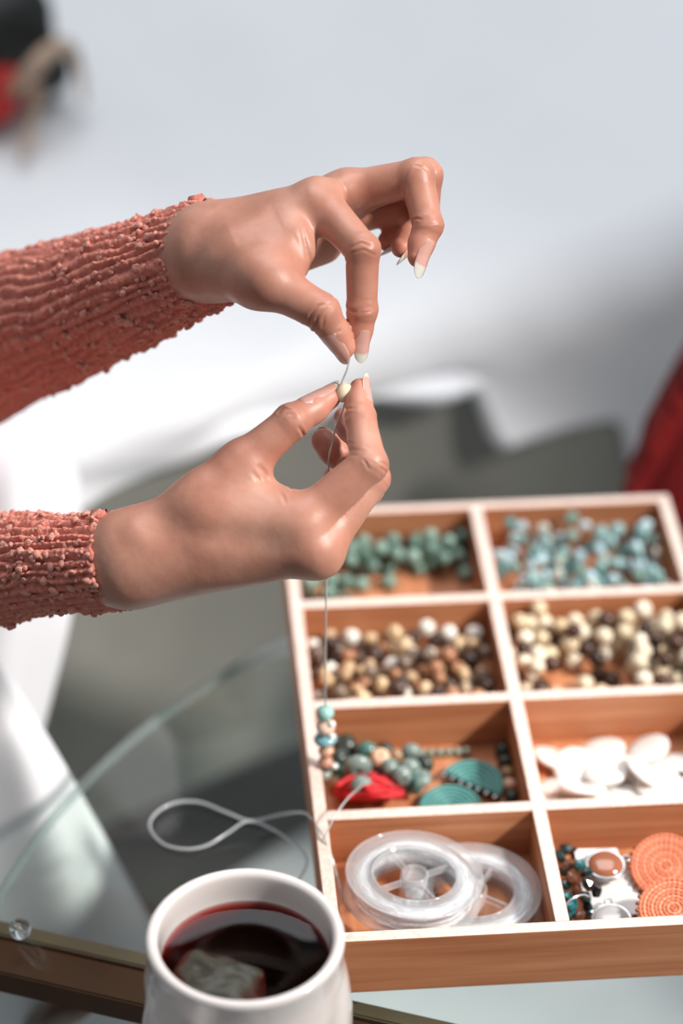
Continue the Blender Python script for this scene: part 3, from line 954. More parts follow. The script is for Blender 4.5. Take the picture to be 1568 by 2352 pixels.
def cabochon(center, tilt, mat, label, r=0.0098, bail=0.6):
    root = empty('round_pendant', tuple(center)); root.rotation_euler = tilt

    def sub(name, me_, m):
        o = link(name, me_); me_.materials.append(m); o.parent = root
        return o
    sub('setting', lathe_mesh('setting', [(0, -0.001), (r, -0.001), (r + 0.0006, 0.0004), (r, 0.0014), (r - 0.0007, 0.0010), (0, 0.0008)], 40), SILVER)
    sub('stone', lathe_mesh('stone', [(r - 0.0008, 0.0011), (r * 0.8, 0.0022), (r * 0.45, 0.0029), (0, 0.0032)], 40), mat)
    pts = [((r + 0.0016) * math.cos(bail) + 0.0016 * math.cos(t), (r + 0.0016) * math.sin(bail) + 0.0016 * math.sin(t), 0.0006) for t in np.linspace(0, 6.283, 17)]
    sub('ring', tube_mesh('ring', pts, 0.0005, 6, False), SILVER)
    pts = [((r + 0.0008) * math.cos(bail + 3.1) + 0.0012 * math.cos(t), (r + 0.0008) * math.sin(bail + 3.1) + 0.0012 * math.sin(t), 0.0006) for t in np.linspace(0, 6.283, 17)]
    sub('ring', tube_mesh('ring', pts, 0.0005, 6, False), SILVER)
    tag(root, label, 'pendant')


MIR = plain('brown_stone', srgb(150, 92, 66), 0.12, 0.08, 40, coat=0.6)
cabochon(Z(1390, 1988, BF + 0.0125), (0.10, 0.0, 0), MIR, 'round silver pendant set with a brown stone', 0.0084, 0.3)
cabochon(Z(1404, 2112, BF + 0.0065), (0.05, 0.0, 0), plain('grey_stone', srgb(176, 174, 174), 0.15, 0.05, 40, coat=0.5), 'round silver pendant with a grey stone against the front panel', 0.0085, 1.57)
DTEAL = [plain('dark_teal_glass', srgb(12, 46, 48), 0.12, 0.4, 150, coat=0.6), plain('black_glass', srgb(14, 16, 18), 0.12, 0.3, 150, coat=0.6), plain('teal_glass', srgb(16, 92, 98), 0.12, 0.3, 150, coat=0.6),
         plain('tortoise_glass', srgb(92, 60, 44), 0.15, 0.5, 200, coat=0.5)]
brc = empty('teal_bracelet', tuple(Z(1330, 2040, BF)))
BR = [(1300, 1950), (1322, 1962), (1285, 1968), (1305, 1985), (1330, 1990), (1290, 2002), (1345, 2005), (1312, 2018), (1350, 2030), (1296, 2032), (1370, 2045), (1325, 2045), (1300, 2060), (1345, 2062), (1312, 2080), (1350, 2085), (1305, 2100), (1330, 2105), (1360, 2102)]
for i, (px, py) in enumerate(BR):
    me_ = chip_mesh('bracelet_bead', 0.0040, 40 + i); me_.materials.append(DTEAL[[0, 1, 0, 3, 2, 1, 0, 3, 1, 0, 1, 3, 2, 0, 2, 1, 2, 3, 2][i]])
    q = Z(px, py, BF + 0.0045 + 0.0105 * max(0, 1 - abs(i - 7) / 9) + 0.001 * (i % 3))
    q[0] = max(q[0], COLS[1][0] + 0.0044); q[1] = max(q[1], ROWS[4][0] + 0.0044)
    o = link('bead', me_); o.location = tuple(q); o.rotation_euler = (i, 2 * i, 3 * i)
    o.parent = brc; o.matrix_parent_inverse = Matrix.Translation(brc.location).inverted()
hp = catmull([Z(x, y, BF + 0.016) for x, y in ((1297, 2098), (1300, 2078), (1318, 2062), (1340, 2056), (1352, 2060))], 6)
link('wire_hoop', tube_mesh('wire_hoop', hp, 0.0006, 6), brc, SILVER)
tag(brc, 'tangle of dark teal and black beads beside the middle divider', 'bracelet')


# ------------------------------------------------------------------ mug, tea, tea bag
MH = 0.088
mc = Z(563, 2146, MH)
MRAD = 0.0386
mug = empty('mug', (mc[0], mc[1], 0.0))


def mug_body():
    ro = MRAD
    outer = [(0.0, 0.0005), (ro * 0.80, 0.0), (ro * 0.86, 0.001), (ro * 0.95, 0.008), (ro * 1.05, 0.022), (ro * 1.09, 0.036), (ro * 1.085, 0.050), (ro * 1.05, 0.062), (ro * 1.005, 0.071), (ro * 0.985, 0.077), (ro * 0.992, 0.083)]
    rim = [(ro, MH - 0.0022), (ro - 0.0007, MH - 0.0006), (ro - 0.0022, MH), (ro - 0.0038, MH - 0.0006), (ro - 0.0048, MH - 0.0024)]
    inner = [(ro - 0.0054, MH - 0.008), (ro - 0.0054, MH - 0.018), (ro - 0.003, 0.06), (ro - 0.001, 0.045), (ro - 0.002, 0.030), (ro - 0.008, 0.014), (ro - 0.018, 0.0095), (0.0, 0.009)]

    prof = catmull([(a, b) for a, b in outer + rim + inner], 4)

    def warp(r, z, t):
        k = math.exp(-((z - 0.040) / 0.024) ** 2)
        if r < ro * 0.99 or z > 0.072: return r
        d = max(0, math.cos(5 * (t + 0.25 + 0.5 * math.sin(z * 40))))
        return r * (1 - 0.06 * k * d * d)
    return lathe_mesh('body', [tuple(p) for p in prof], 120, warp=warp)


mb = mug_body(); mb.materials.append(CERAMIC)
o = link('body', mb); o.parent = mug
hq = lambda k, z: (-MRAD * k * math.cos(0.98), -MRAD * k * math.sin(0.98), z)
ha = catmull([hq(0.99, 0.066), hq(1.42, 0.071), hq(1.78, 0.052), hq(1.55, 0.026), hq(0.99, 0.022)], 8)
me_ = tube_mesh('handle', ha, 0.0052, 14); me_.materials.append(CERAMIC)
o = link('handle', me_); o.parent = mug
tag(mug, 'white glazed mug of dark red tea at the front of the table', 'mug')
TZ = MH - 0.0135
rt_ = MRAD - 0.0052
m, N, L, B = new_mat('red_tea')
N.remove(B)
tr = N.new('ShaderNodeBsdfTransparent'); tr.inputs[0].default_value = (1, 1, 1, 1)
gl = N.new('ShaderNodeBsdfGlossy'); gl.inputs['Roughness'].default_value = 0.01
fr = N.new('ShaderNodeFresnel'); fr.inputs[0].default_value = 1.33
mx = N.new('ShaderNodeMixShader')
gg = N.new('ShaderNodeNewGeometry'); s1_ = N.new('ShaderNodeMath'); s1_.operation = 'SUBTRACT'; s1_.inputs[0].default_value = 1.0
L.new(gg.outputs['Backfacing'], s1_.inputs[1])
s2_ = N.new('ShaderNodeMath'); s2_.operation = 'MULTIPLY'; L.new(fr.outputs[0], s2_.inputs[0]); L.new(s1_.outputs[0], s2_.inputs[1])
L.new(s2_.outputs[0], mx.inputs[0]); L.new(tr.outputs[0], mx.inputs[1]); L.new(gl.outputs[0], mx.inputs[2])
va = N.new('ShaderNodeVolumeAbsorption'); va.inputs['Color'].default_value = (0.84, 0.24, 0.17, 1); va.inputs['Density'].default_value = 400
L.new(mx.outputs[0], N['Material Output'].inputs['Surface']); L.new(va.outputs[0], N['Material Output'].inputs['Volume'])
TEA = m
prof = [(0, TZ), (rt_ * 0.5, TZ), (rt_ - 0.001, TZ), (rt_ + 0.0002, TZ + 0.0006), (rt_ + 0.0006, TZ - 0.004), (MRAD - 0.0026, 0.06), (MRAD - 0.0006, 0.045), (MRAD - 0.0016, 0.030), (MRAD - 0.0077, 0.0138), (MRAD - 0.0178, 0.0092), (0, 0.0087)]
me_ = lathe_mesh('tea', prof, 90); me_.materials.append(TEA)
tea = link('tea', me_); tea.location = (mc[0], mc[1], 0)
tag(tea, 'dark red tea filling the white mug', 'tea')
BAGM = plain('tea_bag_paper', srgb(50, 48, 38), 0.4, 0.4, 160, 0.8, 260, spec=0.35)
bp_ = Z(500, 2250, TZ + 0.0002)
bm = bmesh.new()
bmesh.ops.create_grid(bm, x_segments=28, y_segments=24, size=1)
for v in bm.verts:
    x, y = v.co.x, v.co.y
    x, y = x * math.sqrt(1 - 0.32 * y * y), y * math.sqrt(1 - 0.32 * x * x)
    pill = (1 - abs(x) ** 3) * (1 - abs(y) ** 3)
    v.co = Vector((x * 0.0185, y * (0.0150 - 0.003 * x), 0.0052 * pill - 0.0036 + 0.0020 * noise.noise(Vector((x * 2.5, y * 2.5, 1)))))
ge = bmesh.ops.extrude_face_region(bm, geom=bm.faces[:])
for v in ge['geom']:
    if isinstance(v, bmesh.types.BMVert): v.co.z = -0.0034 - 0.0036 * (1 - abs(v.co.x / 0.0185) ** 3) * (1 - min(1, abs(v.co.y / 0.0165)) ** 3)
mt = Matrix.Translation(bp_) @ Matrix.Rotation(math.radians(-14), 4, 'Z') @ Matrix.Rotation(math.radians(4), 4, 'X')
bmesh.ops.transform(bm, matrix=mt, verts=bm.verts[:])
tb = link('tea_bag', bm_mesh('tea_bag', bm, True), None, BAGM)
tag(tb, 'wet grey green tea bag floating in the red tea', 'tea bag')

# ------------------------------------------------------------------ clear ball bead, elastic cord
gp = Z(46, 2134, 0.0048)
bmk = bead_mesh('glass_bead', 0.0048, 0.14, 1.0, 32, 17)
bmk.materials.append(None)
m, N, L, B = new_mat('glass_bead')
B.inputs['Base Color'].default_value = (0.86, 0.90, 0.92, 1); B.inputs['Transmission Weight'].default_value = 1.0; B.inputs['Roughness'].default_value = 0.02; B.inputs['IOR'].default_value = 1.5
bmk.materials[0] = m
gbd = link('glass_bead', bmk); gbd.location = tuple(gp); gbd.rotation_euler = (1.3, 0, 0.5)
tag(gbd, 'clear round glass bead on the table above the metal frame', 'bead')
zt = 0.0010
wt = H + 0.0009
path = [Z(838, 2118, 0.010), Z(812, 2098, 0.011), Z(790, 2070, 0.014), Z(774, 2015, 0.020), Z(760, 1965, 0.026), Z(748, 1930, wt + 0.0005), Z(733, 1905, wt), Z(716, 1880, H * 0.8), Z(690, 1866, 0.016), Z(640, 1872, 0.004), Z(575, 1885, zt), Z(520, 1866, zt), Z(455, 1842, zt), Z(395, 1846, zt), Z(352, 1874, zt), Z(346, 1905, zt), Z(375, 1938, zt), Z(425, 1950, zt), Z(475, 1942, zt),
        Z(525, 1912, zt + 0.001), Z(570, 1886, zt + 0.0028), Z(625, 1905, zt), Z(680, 1942, zt), Z(705, 1975, zt), Z(690, 2015, zt), Z(668, 2040, zt)]
ec = link('elastic_cord', tube_mesh('elastic_cord', catmull(path, 8), 0.00064, 10), None, CORD)
tag(ec, 'clear elastic cord looped on the glass and over the box side', 'cord')
path = [Z(742, 1930, wt), Z(752, 1908, wt + 0.004), Z(772, 1870, wt + 0.008), Z(800, 1832, wt + 0.006), Z(836, 1800, 0.0245)]
ec = link('cord_end', tube_mesh('cord_end', catmull(path, 8), 0.0005, 8), None, CORD)
tag(ec, 'short end of clear cord arching over the divider to the tassel', 'cord')

# ------------------------------------------------------------------ the person: two arms, nails, sleeves
D0 = 1.150


def J(px, py, z=0.0):                         # a joint: pixel and millimetres towards the camera from the thread
    return U(px, py, D0 - z / 1000.0)


AX = R @ np.array([1.0, 0, 0]); AY = R @ np.array([0, 1.0, 0]); AZ = R @ np.array([0, 0, 1.0])


def dirv(x, y, z):
    v = AX * x + AY * y + AZ * z
    return v / np.linalg.norm(v)


def vnoise(P, seed=0):
    P = np.asarray(P, float)
    I = np.floor(P).astype(np.int64); f = P - I
    f = f * f * (3 - 2 * f)

    def hsh(i, j, k):
        n = (i * 374761393 + j * 668265263 + k * 2147483647 + seed * 1274126177) & 0xffffffff
        n = ((n ^ (n >> 13)) * 1274126177) & 0xffffffff
        return ((n ^ (n >> 16)) & 0xffff) / 32767.5 - 1.0
    out = 0
    for a in (0, 1):
        for b in (0, 1):
            for c in (0, 1):
                w = (f[..., 0] if a else 1 - f[..., 0]) * (f[..., 1] if b else 1 - f[..., 1]) * (f[..., 2] if c else 1 - f[..., 2])
                out = out + w * hsh(I[..., 0] + a, I[..., 1] + b, I[..., 2] + c)
    return out


def smin(a, b, k):
    h = np.clip(0.5 + 0.5 * (b - a) / k, 0, 1)
    return b + (a - b) * h - k * h * (1 - h)


def cone(P, a, b, ra, rb):
    ba = b - a
    pa = P - a
    h = np.clip(pa @ ba / (ba @ ba), 0, 1)
    return np.linalg.norm(pa - h[:, None] * ba, axis=1) - (ra + (rb - ra) * h)


class Hand:
    """palm: list of round cones; fingers: joint chains with radii in millimetres"""

    def __init__(self, palm, fingers, kp=0.009):
        self.palm = [(np.array(a), np.array(b), ra / 1000, rb / 1000) for a, b, ra, rb in palm]
        self.fingers = fingers
        self.kp = kp

    def sdf(self, P, detail=False):
        dp = None
        for a, b, ra, rb in self.palm:
            d = cone(P, a, b, ra, rb)
            dp = d if dp is None else smin(dp, d, self.kp)
        if detail:
            dp = dp + self.palm_detail(P)
        tot = dp
        for f in self.fingers:
            d = None
            js, rs = f['j'], f['r']
            for i in range(len(js) - 1):
                c = cone(P, js[i], js[i + 1], rs[i] / 1000, rs[i + 1] / 1000)
                d = c if d is None else smin(d, c, 0.0022)
            for (c, r) in f.get('pads', []):
                d = smin(d, np.linalg.norm(P - c, axis=1) - r / 1000, 0.003)
            if detail:
                d = d + self.finger_detail(P, f)
            tot = np.minimum(tot, smin(d, dp, f.get('k', 0.006)))
        if detail:
            tot = tot + self.groove_detail(P)
        return tot

    def groove_detail(self, P):
        """skin creases: short furrows laid over the joints on the side towards the camera"""
        out = np.zeros(len(P))
        c = (P - CAM) @ R
        u, v = 784 + F * c[:, 0] / -c[:, 2], 1176 - F * c[:, 1] / -c[:, 2]
        for line, w, dep, z0 in getattr(self, 'grooves', []):
            L_ = np.array(line, float)
            near = (u > L_[:, 0].min() - 5 * w) & (u < L_[:, 0].max() + 5 * w) & (v > L_[:, 1].min() - 5 * w) & (v < L_[:, 1].max() + 5 * w) & (-c[:, 2] < D0 - z0 / 1000)
            if not near.any(): continue
            q = np.stack([u[near], v[near]], 1)
            best = np.full(len(q), 1e9); tb = np.zeros(len(q))
            for k in range(len(L_) - 1):
                a, b = L_[k], L_[k + 1]
                h = np.clip((q - a) @ (b - a) / ((b - a) @ (b - a)), 0, 1)
                d = np.linalg.norm(q - a - h[:, None] * (b - a), axis=1)
                g = d < best; best[g] = d[g]; tb[g] = ((k + h) / (len(L_) - 1))[g]
            amp = 0.75 * dep * (0.35 + 0.65 * np.sin(np.pi * np.clip(tb, 0.0, 1.0)))
            o = amp * (np.exp(-(best / w) ** 2) - 0.35 * np.exp(-((best - 2.2 * w) / (1.3 * w)) ** 2))
            out[near] += o
        return out

    def palm_detail(self, P):
        out = 0
        for c, a, w in getattr(self, 'dents', []):
            out = out + a * np.exp(-((P - c) ** 2).sum(1) / (w * w))
        return out + 0.00022 * vnoise(P * 90, 3) + 0.00003 * vnoise(P * 420, 5)

    def finger_detail(self, P, f):
        out = np.zeros(len(P))
        js, rs, dor = f['j'], f['r'], f['dorsal']
        for i in range(f.get('i0', 1), len(js) - 1):
            u = js[i] - js[i - 1]; u /= np.linalg.norm(u)
            v = js[i + 1] - js[i]; v /= np.linalg.norm(v)
            ax = u + v; ax /= np.linalg.norm(ax)
            q = P - js[i]
            s = q @ ax
            rad = np.linalg.norm(q - s[:, None] * ax, axis=1)
            near = (rad < rs[i] / 1000 * 1.9)
            dd_ = dor - ax * (dor @ ax); dd_ /= np.linalg.norm(dd_)
            dm = np.clip((q @ dd_) / np.maximum(rad, 1e-6), -1, 1)
            back = np.clip((dm - 0.15) / 0.6, 0, 1); front = np.clip((0.2 - dm) / 0.6, 0, 1)
            wob = 0.00025 * np.sin(900 * (q @ np.cross(ax, dd_)))
            w = np.exp(-(s / 0.0042) ** 2)
            out += near * back * w * f.get('wr', 0.00010) * vnoise(np.stack([s / 0.0012, q @ np.cross(ax, dd_) / 0.007, np.zeros(len(s)) + i], 1), 9) * 1.6
            for off in ((0.0,) if i > 1 else (0.0, 0.0022)):
                out += near * front * 0.00035 * np.exp(-((s + wob - off) / 0.0008) ** 2)
            out -= near * back * (0.0004 if i == 1 else 0.00015) * np.exp(-(s / 0.005) ** 2)          # knuckle swell
        return out

    def tint(self, P):
        """knuckles and fingertips are a little redder and darker than the rest"""
        t = np.zeros(len(P)); tip = np.zeros(len(P))
        for f in self.fingers:
            js, rs, dor = f['j'], f['r'], f['dorsal']
            for i in range(0, len(js) - 1):
                d = np.linalg.norm(P - (js[i] + dor * rs[i] / 1000), axis=1)
                t = np.maximum(t, np.exp(-(d / 0.0075) ** 2) * (0.9 if i else 0.6))
            d = np.linalg.norm(P - js[-1], axis=1)
            tip = np.maximum(tip, np.exp(-(d / 0.011) ** 2))
            for i in range(len(js) - 1):                                      # palmar sides
                d = np.linalg.norm(P - ((js[i] + js[i + 1]) / 2 - dor * rs[i] / 1000), axis=1)
                tip = np.maximum(tip, 0.5 * np.exp(-(d / 0.010) ** 2))
        return t, tip

    def build(self, h=0.0013, levels=1):
        pts = []
        for a, b, ra, rb in self.palm: pts += [a - ra, a + ra, b - rb, b + rb]
        for f in self.fingers:
            for j, r in zip(f['j'], f['r']): pts += [j - r / 1000, j + r / 1000]
        pts = np.array(pts)
        lo, hi = pts.min(0) - 0.004, pts.max(0) + 0.004
        n = np.ceil((hi - lo) / h).astype(int) + 1
        g = [lo[k] + h * np.arange(n[k]) for k in range(3)]
        X, Y, Zg = np.meshgrid(*g, indexing='ij')
        Pg = np.stack([X.ravel(), Y.ravel(), Zg.ravel()], 1)
        f = np.empty(len(Pg))
        for i in range(0, len(Pg), 400000):
            f[i:i + 400000] = self.sdf(Pg[i:i + 400000])
        f = f.reshape(n)
        V, Q = surface_nets(f, lo, h)
        V = self.project(V, 2, False)
        for _ in range(levels):
            V, Q = subdivide(V, Q)
            V = self.project(V, 2, False)
        V = self.project(V, 2, True)
        return V, Q

    def project(self, V, it, detail):
        e = 0.0002
        d0 = self.sdf(V, False)
        gx = np.stack([self.sdf(V + np.eye(3)[k] * e, False) - d0 for k in range(3)], 1)
        gn = gx / np.maximum(np.linalg.norm(gx, axis=1), 1e-9)[:, None]
        V = V - gn * np.clip(d0, -0.001, 0.001)[:, None]
        if detail:
            for _ in range(it):
                d = self.sdf(V, True)
                V = V - gn * np.clip(d, -0.001, 0.001)[:, None]
        return V


def surface_nets(f, lo, h):
    ins = f < 0
    c = np.zeros(np.array(f.shape) - 1, np.uint8)
    for a in (0, 1):
        for b in (0, 1):
            for d in (0, 1):
                c += ins[a:f.shape[0] - 1 + a, b:f.shape[1] - 1 + b, d:f.shape[2] - 1 + d]
    act = (c > 0) & (c < 8)
    I = np.argwhere(act)
    idx = -np.ones(act.shape, np.int64); idx[act] = np.arange(len(I))
    acc = np.zeros((len(I), 3)); cnt = np.zeros(len(I))
    cor = [(a, b, d) for a in (0, 1) for b in (0, 1) for d in (0, 1)]
    for p in cor:
        for k in range(3):
            if p[k] == 0:
                q = list(p); q[k] = 1
                fp = f[I[:, 0] + p[0], I[:, 1] + p[1], I[:, 2] + p[2]]; fq = f[I[:, 0] + q[0], I[:, 1] + q[1], I[:, 2] + q[2]]
                x = (fp < 0) != (fq < 0)
                t = np.where(x, fp / np.where(x, fp - fq, 1), 0)
                pos = np.array(p, float)[None] + t[:, None] * (np.array(q) - np.array(p))[None]
                acc += pos * x[:, None]; cnt += x
    V = lo + h * (I + acc / cnt[:, None])
    quads = []
    for k in range(3):
        u, w = (k + 1) % 3, (k + 2) % 3
        s0 = [slice(None)] * 3; s1 = [slice(None)] * 3
        s0[k] = slice(0, -1); s1[k] = slice(1, None)
        x = ins[tuple(s0)] != ins[tuple(s1)]
        E_ = np.argwhere(x)
        E_ = E_[(E_[:, u] > 0) & (E_[:, w] > 0) & (E_[:, u] < f.shape[u] - 1) & (E_[:, w] < f.shape[w] - 1)]
        eu = np.zeros(3, int); eu[u] = 1; ew = np.zeros(3, int); ew[w] = 1
        q = np.stack([idx[tuple((E_ - eu - ew).T)], idx[tuple((E_ - ew).T)], idx[tuple(E_.T)], idx[tuple((E_ - eu).T)]], 1)
        flip = ~ins[tuple(E_.T)]
        q[flip] = q[flip][:, ::-1]
        quads.append(q)
    return V, np.concatenate(quads)


def subdivide(V, Q):
    e = np.concatenate([np.stack([Q[:, i], Q[:, (i + 1) % 4]], 1) for i in range(4)])
    es = np.sort(e, 1)
    key = es[:, 0] * (len(V) + 1) + es[:, 1]
    uq, first, inv = np.unique(key, return_index=True, return_inverse=True)
    mid = (V[es[first, 0]] + V[es[first, 1]]) / 2
    nq = len(Q)
    m = len(V) + inv.reshape(4, nq)
    cen = V[Q].mean(1)
    ci = len(V) + len(mid) + np.arange(nq)
    out = np.concatenate([np.stack([Q[:, i], m[i], ci, m[(i - 1) % 4]], 1) for i in range(4)])
    return np.concatenate([V, mid, cen]), out


# skin
m, N, L, B = new_mat('skin')
tc = N.new('ShaderNodeTexCoord')
vc = N.new('ShaderNodeVertexColor'); vc.layer_name = 'tint'
sx = N.new('ShaderNodeSeparateColor'); L.new(vc.outputs[0], sx.inputs[0])
nz = N.new('ShaderNodeTexNoise'); nz.inputs['Scale'].default_value = 34; nz.inputs['Detail'].default_value = 6; nz.inputs['Roughness'].default_value = 0.6
L.new(tc.outputs['Object'], nz.inputs['Vector'])
rp = ramp(N, [(0.25, srgb(170, 112, 92)), (0.5, srgb(188, 134, 114)), (0.75, srgb(203, 154, 134))])
L.new(nz.outputs['Fac'], rp.inputs['Fac'])
m1 = N.new('ShaderNodeMix'); m1.data_type = 'RGBA'; m1.inputs[7].default_value = srgb(158, 94, 74)
mm = N.new('ShaderNodeMath'); mm.operation = 'MULTIPLY'; mm.inputs[1].default_value = 0.55
L.new(sx.outputs[0], mm.inputs[0]); L.new(mm.outputs[0], m1.inputs[0]); L.new(rp.outputs[0], m1.inputs[6])
m2 = N.new('ShaderNodeMix'); m2.data_type = 'RGBA'; m2.inputs[7].default_value = srgb(212, 138, 118)
mm = N.new('ShaderNodeMath'); mm.operation = 'MULTIPLY'; mm.inputs[1].default_value = 0.6
L.new(sx.outputs[1], mm.inputs[0]); L.new(mm.outputs[0], m2.inputs[0]); L.new(m1.outputs[2], m2.inputs[6])
L.new(m2.outputs[2], B.inputs['Base Color'])
B.inputs['Roughness'].default_value = 0.43
B.inputs['Specular IOR Level'].default_value = 0.5
B.inputs['Subsurface Weight'].default_value = 0.28
B.inputs['Subsurface Radius'].default_value = (1.0, 0.35, 0.2)
B.inputs['Subsurface Scale'].default_value = 0.0022
vo = N.new('ShaderNodeTexVoronoi'); vo.inputs['Scale'].default_value = 1500
n2 = N.new('ShaderNodeTexNoise'); n2.inputs['Scale'].default_value = 260; n2.inputs['Detail'].default_value = 4
L.new(tc.outputs['Object'], vo.inputs['Vector']); L.new(tc.outputs['Object'], n2.inputs['Vector'])
ad = N.new('ShaderNodeMath'); ad.operation = 'MULTIPLY_ADD'; ad.inputs[1].default_value = 0.35
L.new(vo.outputs[0], ad.inputs[0]); L.new(n2.outputs[0], ad.inputs[2])
bp = N.new('ShaderNodeBump'); bp.inputs['Strength'].default_value = 0.38; bp.inputs['Distance'].default_value = 0.00022
L.new(ad.outputs[0], bp.inputs['Height']); L.new(bp.outputs['Normal'], B.inputs['Normal'])
SKIN = m
m, N, L, B = new_mat('nail_polish')
vc = N.new('ShaderNodeVertexColor'); vc.layer_name = 'tip'
rp = ramp(N, [(0.0, srgb(208, 158, 146)), (1.0, srgb(206, 204, 194))])
L.new(vc.outputs[0], rp.inputs[0]); L.new(rp.outputs[0], B.inputs['Base Color'])
B.inputs['Roughness'].default_value = 0.16; B.inputs['Coat Weight'].default_value = 0.8; B.inputs['Coat Roughness'].default_value = 0.06
B.inputs['Subsurface Weight'].default_value = 0.2; B.inputs['Subsurface Scale'].default_value = 0.0015
NAIL = m


def finger(j, r, dorsal, pads=True, k=0.006, nail=None, wr=0.00018, i0=1):
    js = [np.array(p) for p in j]
    v = js[-1] - js[-2]; v /= np.linalg.norm(v)
    d = dirv(*dorsal); d = d - v * (d @ v); d /= np.linalg.norm(d)
    f = dict(j=js, r=r, dorsal=d, k=k, nail=nail, wr=wr, i0=i0)
    if pads:
        f['pads'] = [(js[-2] * 0.42 + js[-1] * 0.58 - d * r[-1] * 0.00022, r[-1] * 1.12)]
    return f


def nail_mesh(f, base=0.42, over=0.0055, width=0.92, ang=1.0):
    a, b = f['j'][-2], f['j'][-1]
    v = b - a; Ls = np.linalg.norm(v); v /= Ls
    n = f['dorsal']; s = np.cross(n, v)
    r0, r1 = f['r'][-2] / 1000, f['r'][-1] / 1000
    t0 = Ls * base; t1 = Ls + r1 + over
    nu, nw = 34, 15
    verts, tipc = [], []
    for i in range(nu):
        u = 1 - (1 - i / (nu - 1)) ** 1.25
        t = t0 + (t1 - t0) * u
        rl = r0 + (r1 - r0) * min(t / Ls, 1.0)
        w = ang * (0.86 + 0.14 * math.sin(min(1, u * 2.2) * math.pi / 2))
        if u > 0.5: w *= max(0.02, 1 - ((u - 0.5) / 0.5) ** 2.6 * 0.98) ** 0.62
        if u < 0.16: w *= 0.55 + 0.45 * math.sqrt(max(0, 1 - (1 - u / 0.16) ** 2))
        lift = 0.00022 - 0.0030 * max(0, u - 0.45) ** 2 * (r1 / 0.0045) - (0.0004 * (1 - u / 0.10) if u < 0.10 else 0)
        for q in range(nw):
            x = (q / (nw - 1) - 0.5) * 2
            rr_ = rl * width
            th = w * x
            verts.append(a + v * t + s * (rr_ * math.sin(th)) + n * (rr_ * math.cos(th) + (rl - rr_) + lift))
            lim = Ls + r1 * 0.85 - 0.0010 * x * x
            tipc.append(min(1, max(0, (t - lim) / 0.0007)))
    idx = np.arange(nu * nw).reshape(nu, nw)
    faces = np.stack([idx[:-1, :-1], idx[1:, :-1], idx[1:, 1:], idx[:-1, 1:]], -1).reshape(-1, 4)
    me = mesh_from('fingernail', np.array(verts), faces)
    ca = me.color_attributes.new('tip', 'FLOAT_COLOR', 'POINT')
    tp = np.array(tipc)
    ca.data.foreach_set('color', np.stack([tp, tp, tp, np.ones(len(tp))], 1).astype(np.float32).ravel())
    me.materials.append(NAIL)
    return me


person = empty('person', (-0.12, 0.10, 0.0))
tag(person, 'person in a coral knit sweater threading a cream bead above the box', 'person')


def make_arm(hand, nails, h=0.0013, levels=1):
    V, Q = hand.build(h, levels)
    me = mesh_from('arm', V, Q)
    t, tip = hand.tint(V)
    ca = me.color_attributes.new('tint', 'FLOAT_COLOR', 'POINT')
    ca.data.foreach_set('color', np.stack([t, tip, np.zeros(len(t)), np.ones(len(t))], 1).astype(np.float32).ravel())
    o = link('arm', me, person, SKIN)
    for f in hand.fingers:
        if f['nail'] is not None:
            nm = nail_mesh(f, **f['nail'])
            no = bpy.data.objects.new('fingernail', nm); COL.objects.link(no)
            no.parent = o; no.matrix_parent_inverse = o.matrix_world.inverted() if False else Matrix.Identity(4)
            md = no.modifiers.new('thickness', 'SOLIDIFY'); md.thickness = 0.00032; md.offset = 0
            no.matrix_parent_inverse = (Matrix.Translation(person.location) @ o.matrix_parent_inverse).inverted()
    return o


# lower (right) hand: thumb on top, back of the hand to the camera
WL = (292, 1285)
palm = [
    (J(150, 1296, -30), J(300, 1262, -3), 16, 15.0), (J(150, 1300, -32), J(300, 1302, -5), 16, 14.2), (J(150, 1300, -46), J(300, 1290, -20), 15, 13.5),
    (J(300, 1262, -3), J(470, 1170, 3), 15.0, 13.0), (J(470, 1172, 3), J(558, 1068, 3), 12.6, 8.8),
    (J(300, 1290, -4), J(690, 1205, 12), 14.5, 9.6), (J(300, 1302, -5), J(728, 1268, 10), 14.3, 9.4),
    (J(300, 1302, -12), J(700, 1272, -7), 13.5, 9.0), (J(300, 1295, -20), J(668, 1262, -24), 13.0, 8.6),
    (J(698, 1216, 12), J(704, 1212, 13), 7.4, 7.2), (J(726, 1274, 11), J(732, 1270, 11), 7.0, 7.0),
    (J(330, 1225, 9), J(520, 1085, 8), 3.5, 3.5), (J(480, 1185, 10), J(690, 1210, 18), 4.0, 3.5), (J(470, 1255, 8), J(722, 1268, 17), 4.0, 3.5),
    (J(480, 1160, 2), J(640, 1190, 8), 12.0, 10.5), (J(545, 1105, 2), J(640, 1170, 6), 8.5, 7.5),
]
fl_ = [
    finger([J(545, 1076, 3), J(562, 1062, 4), J(669, 969, 5), J(754, 914, -4)], [8.8, 8.7, 7.2, 4.9], (-0.40, 0.78, 0.50), nail=dict(base=0.34, over=0.0022, ang=1.0), i0=2),
    finger([J(690, 1205, 12), J(846, 1066, 15), J(827, 963, 4), J(826, 893, -4)], [9.2, 7.5, 6.2, 4.3], (0.82, 0.20, 0.42), nail=dict(base=0.40, over=0.002, ang=0.95)),
    finger([J(728, 1268, 10), J(852, 1098, 3), J(832, 1008, -14), J(792, 962, -24)], [9.0, 7.3, 6.2, 5.0], (0.80, 0.35, -0.4), nail=dict(base=0.42, over=0.0)),
    finger([J(700, 1272, -7), J(838, 1120, -18), J(800, 1062, -36), J(742, 1012, -36)], [8.8, 7.4, 6.4, 5.2], (0.3, 0.5, -0.85), nail=dict(base=0.42, over=0.0)),
    finger([J(668, 1262, -24), J(780, 1170, -40), J(790, 1125, -52), J(768, 1092, -56)], [8.0, 6.6, 5.6, 4.6], (0.6, 0.3, -0.7), nail=dict(base=0.42, over=0.002)),
]
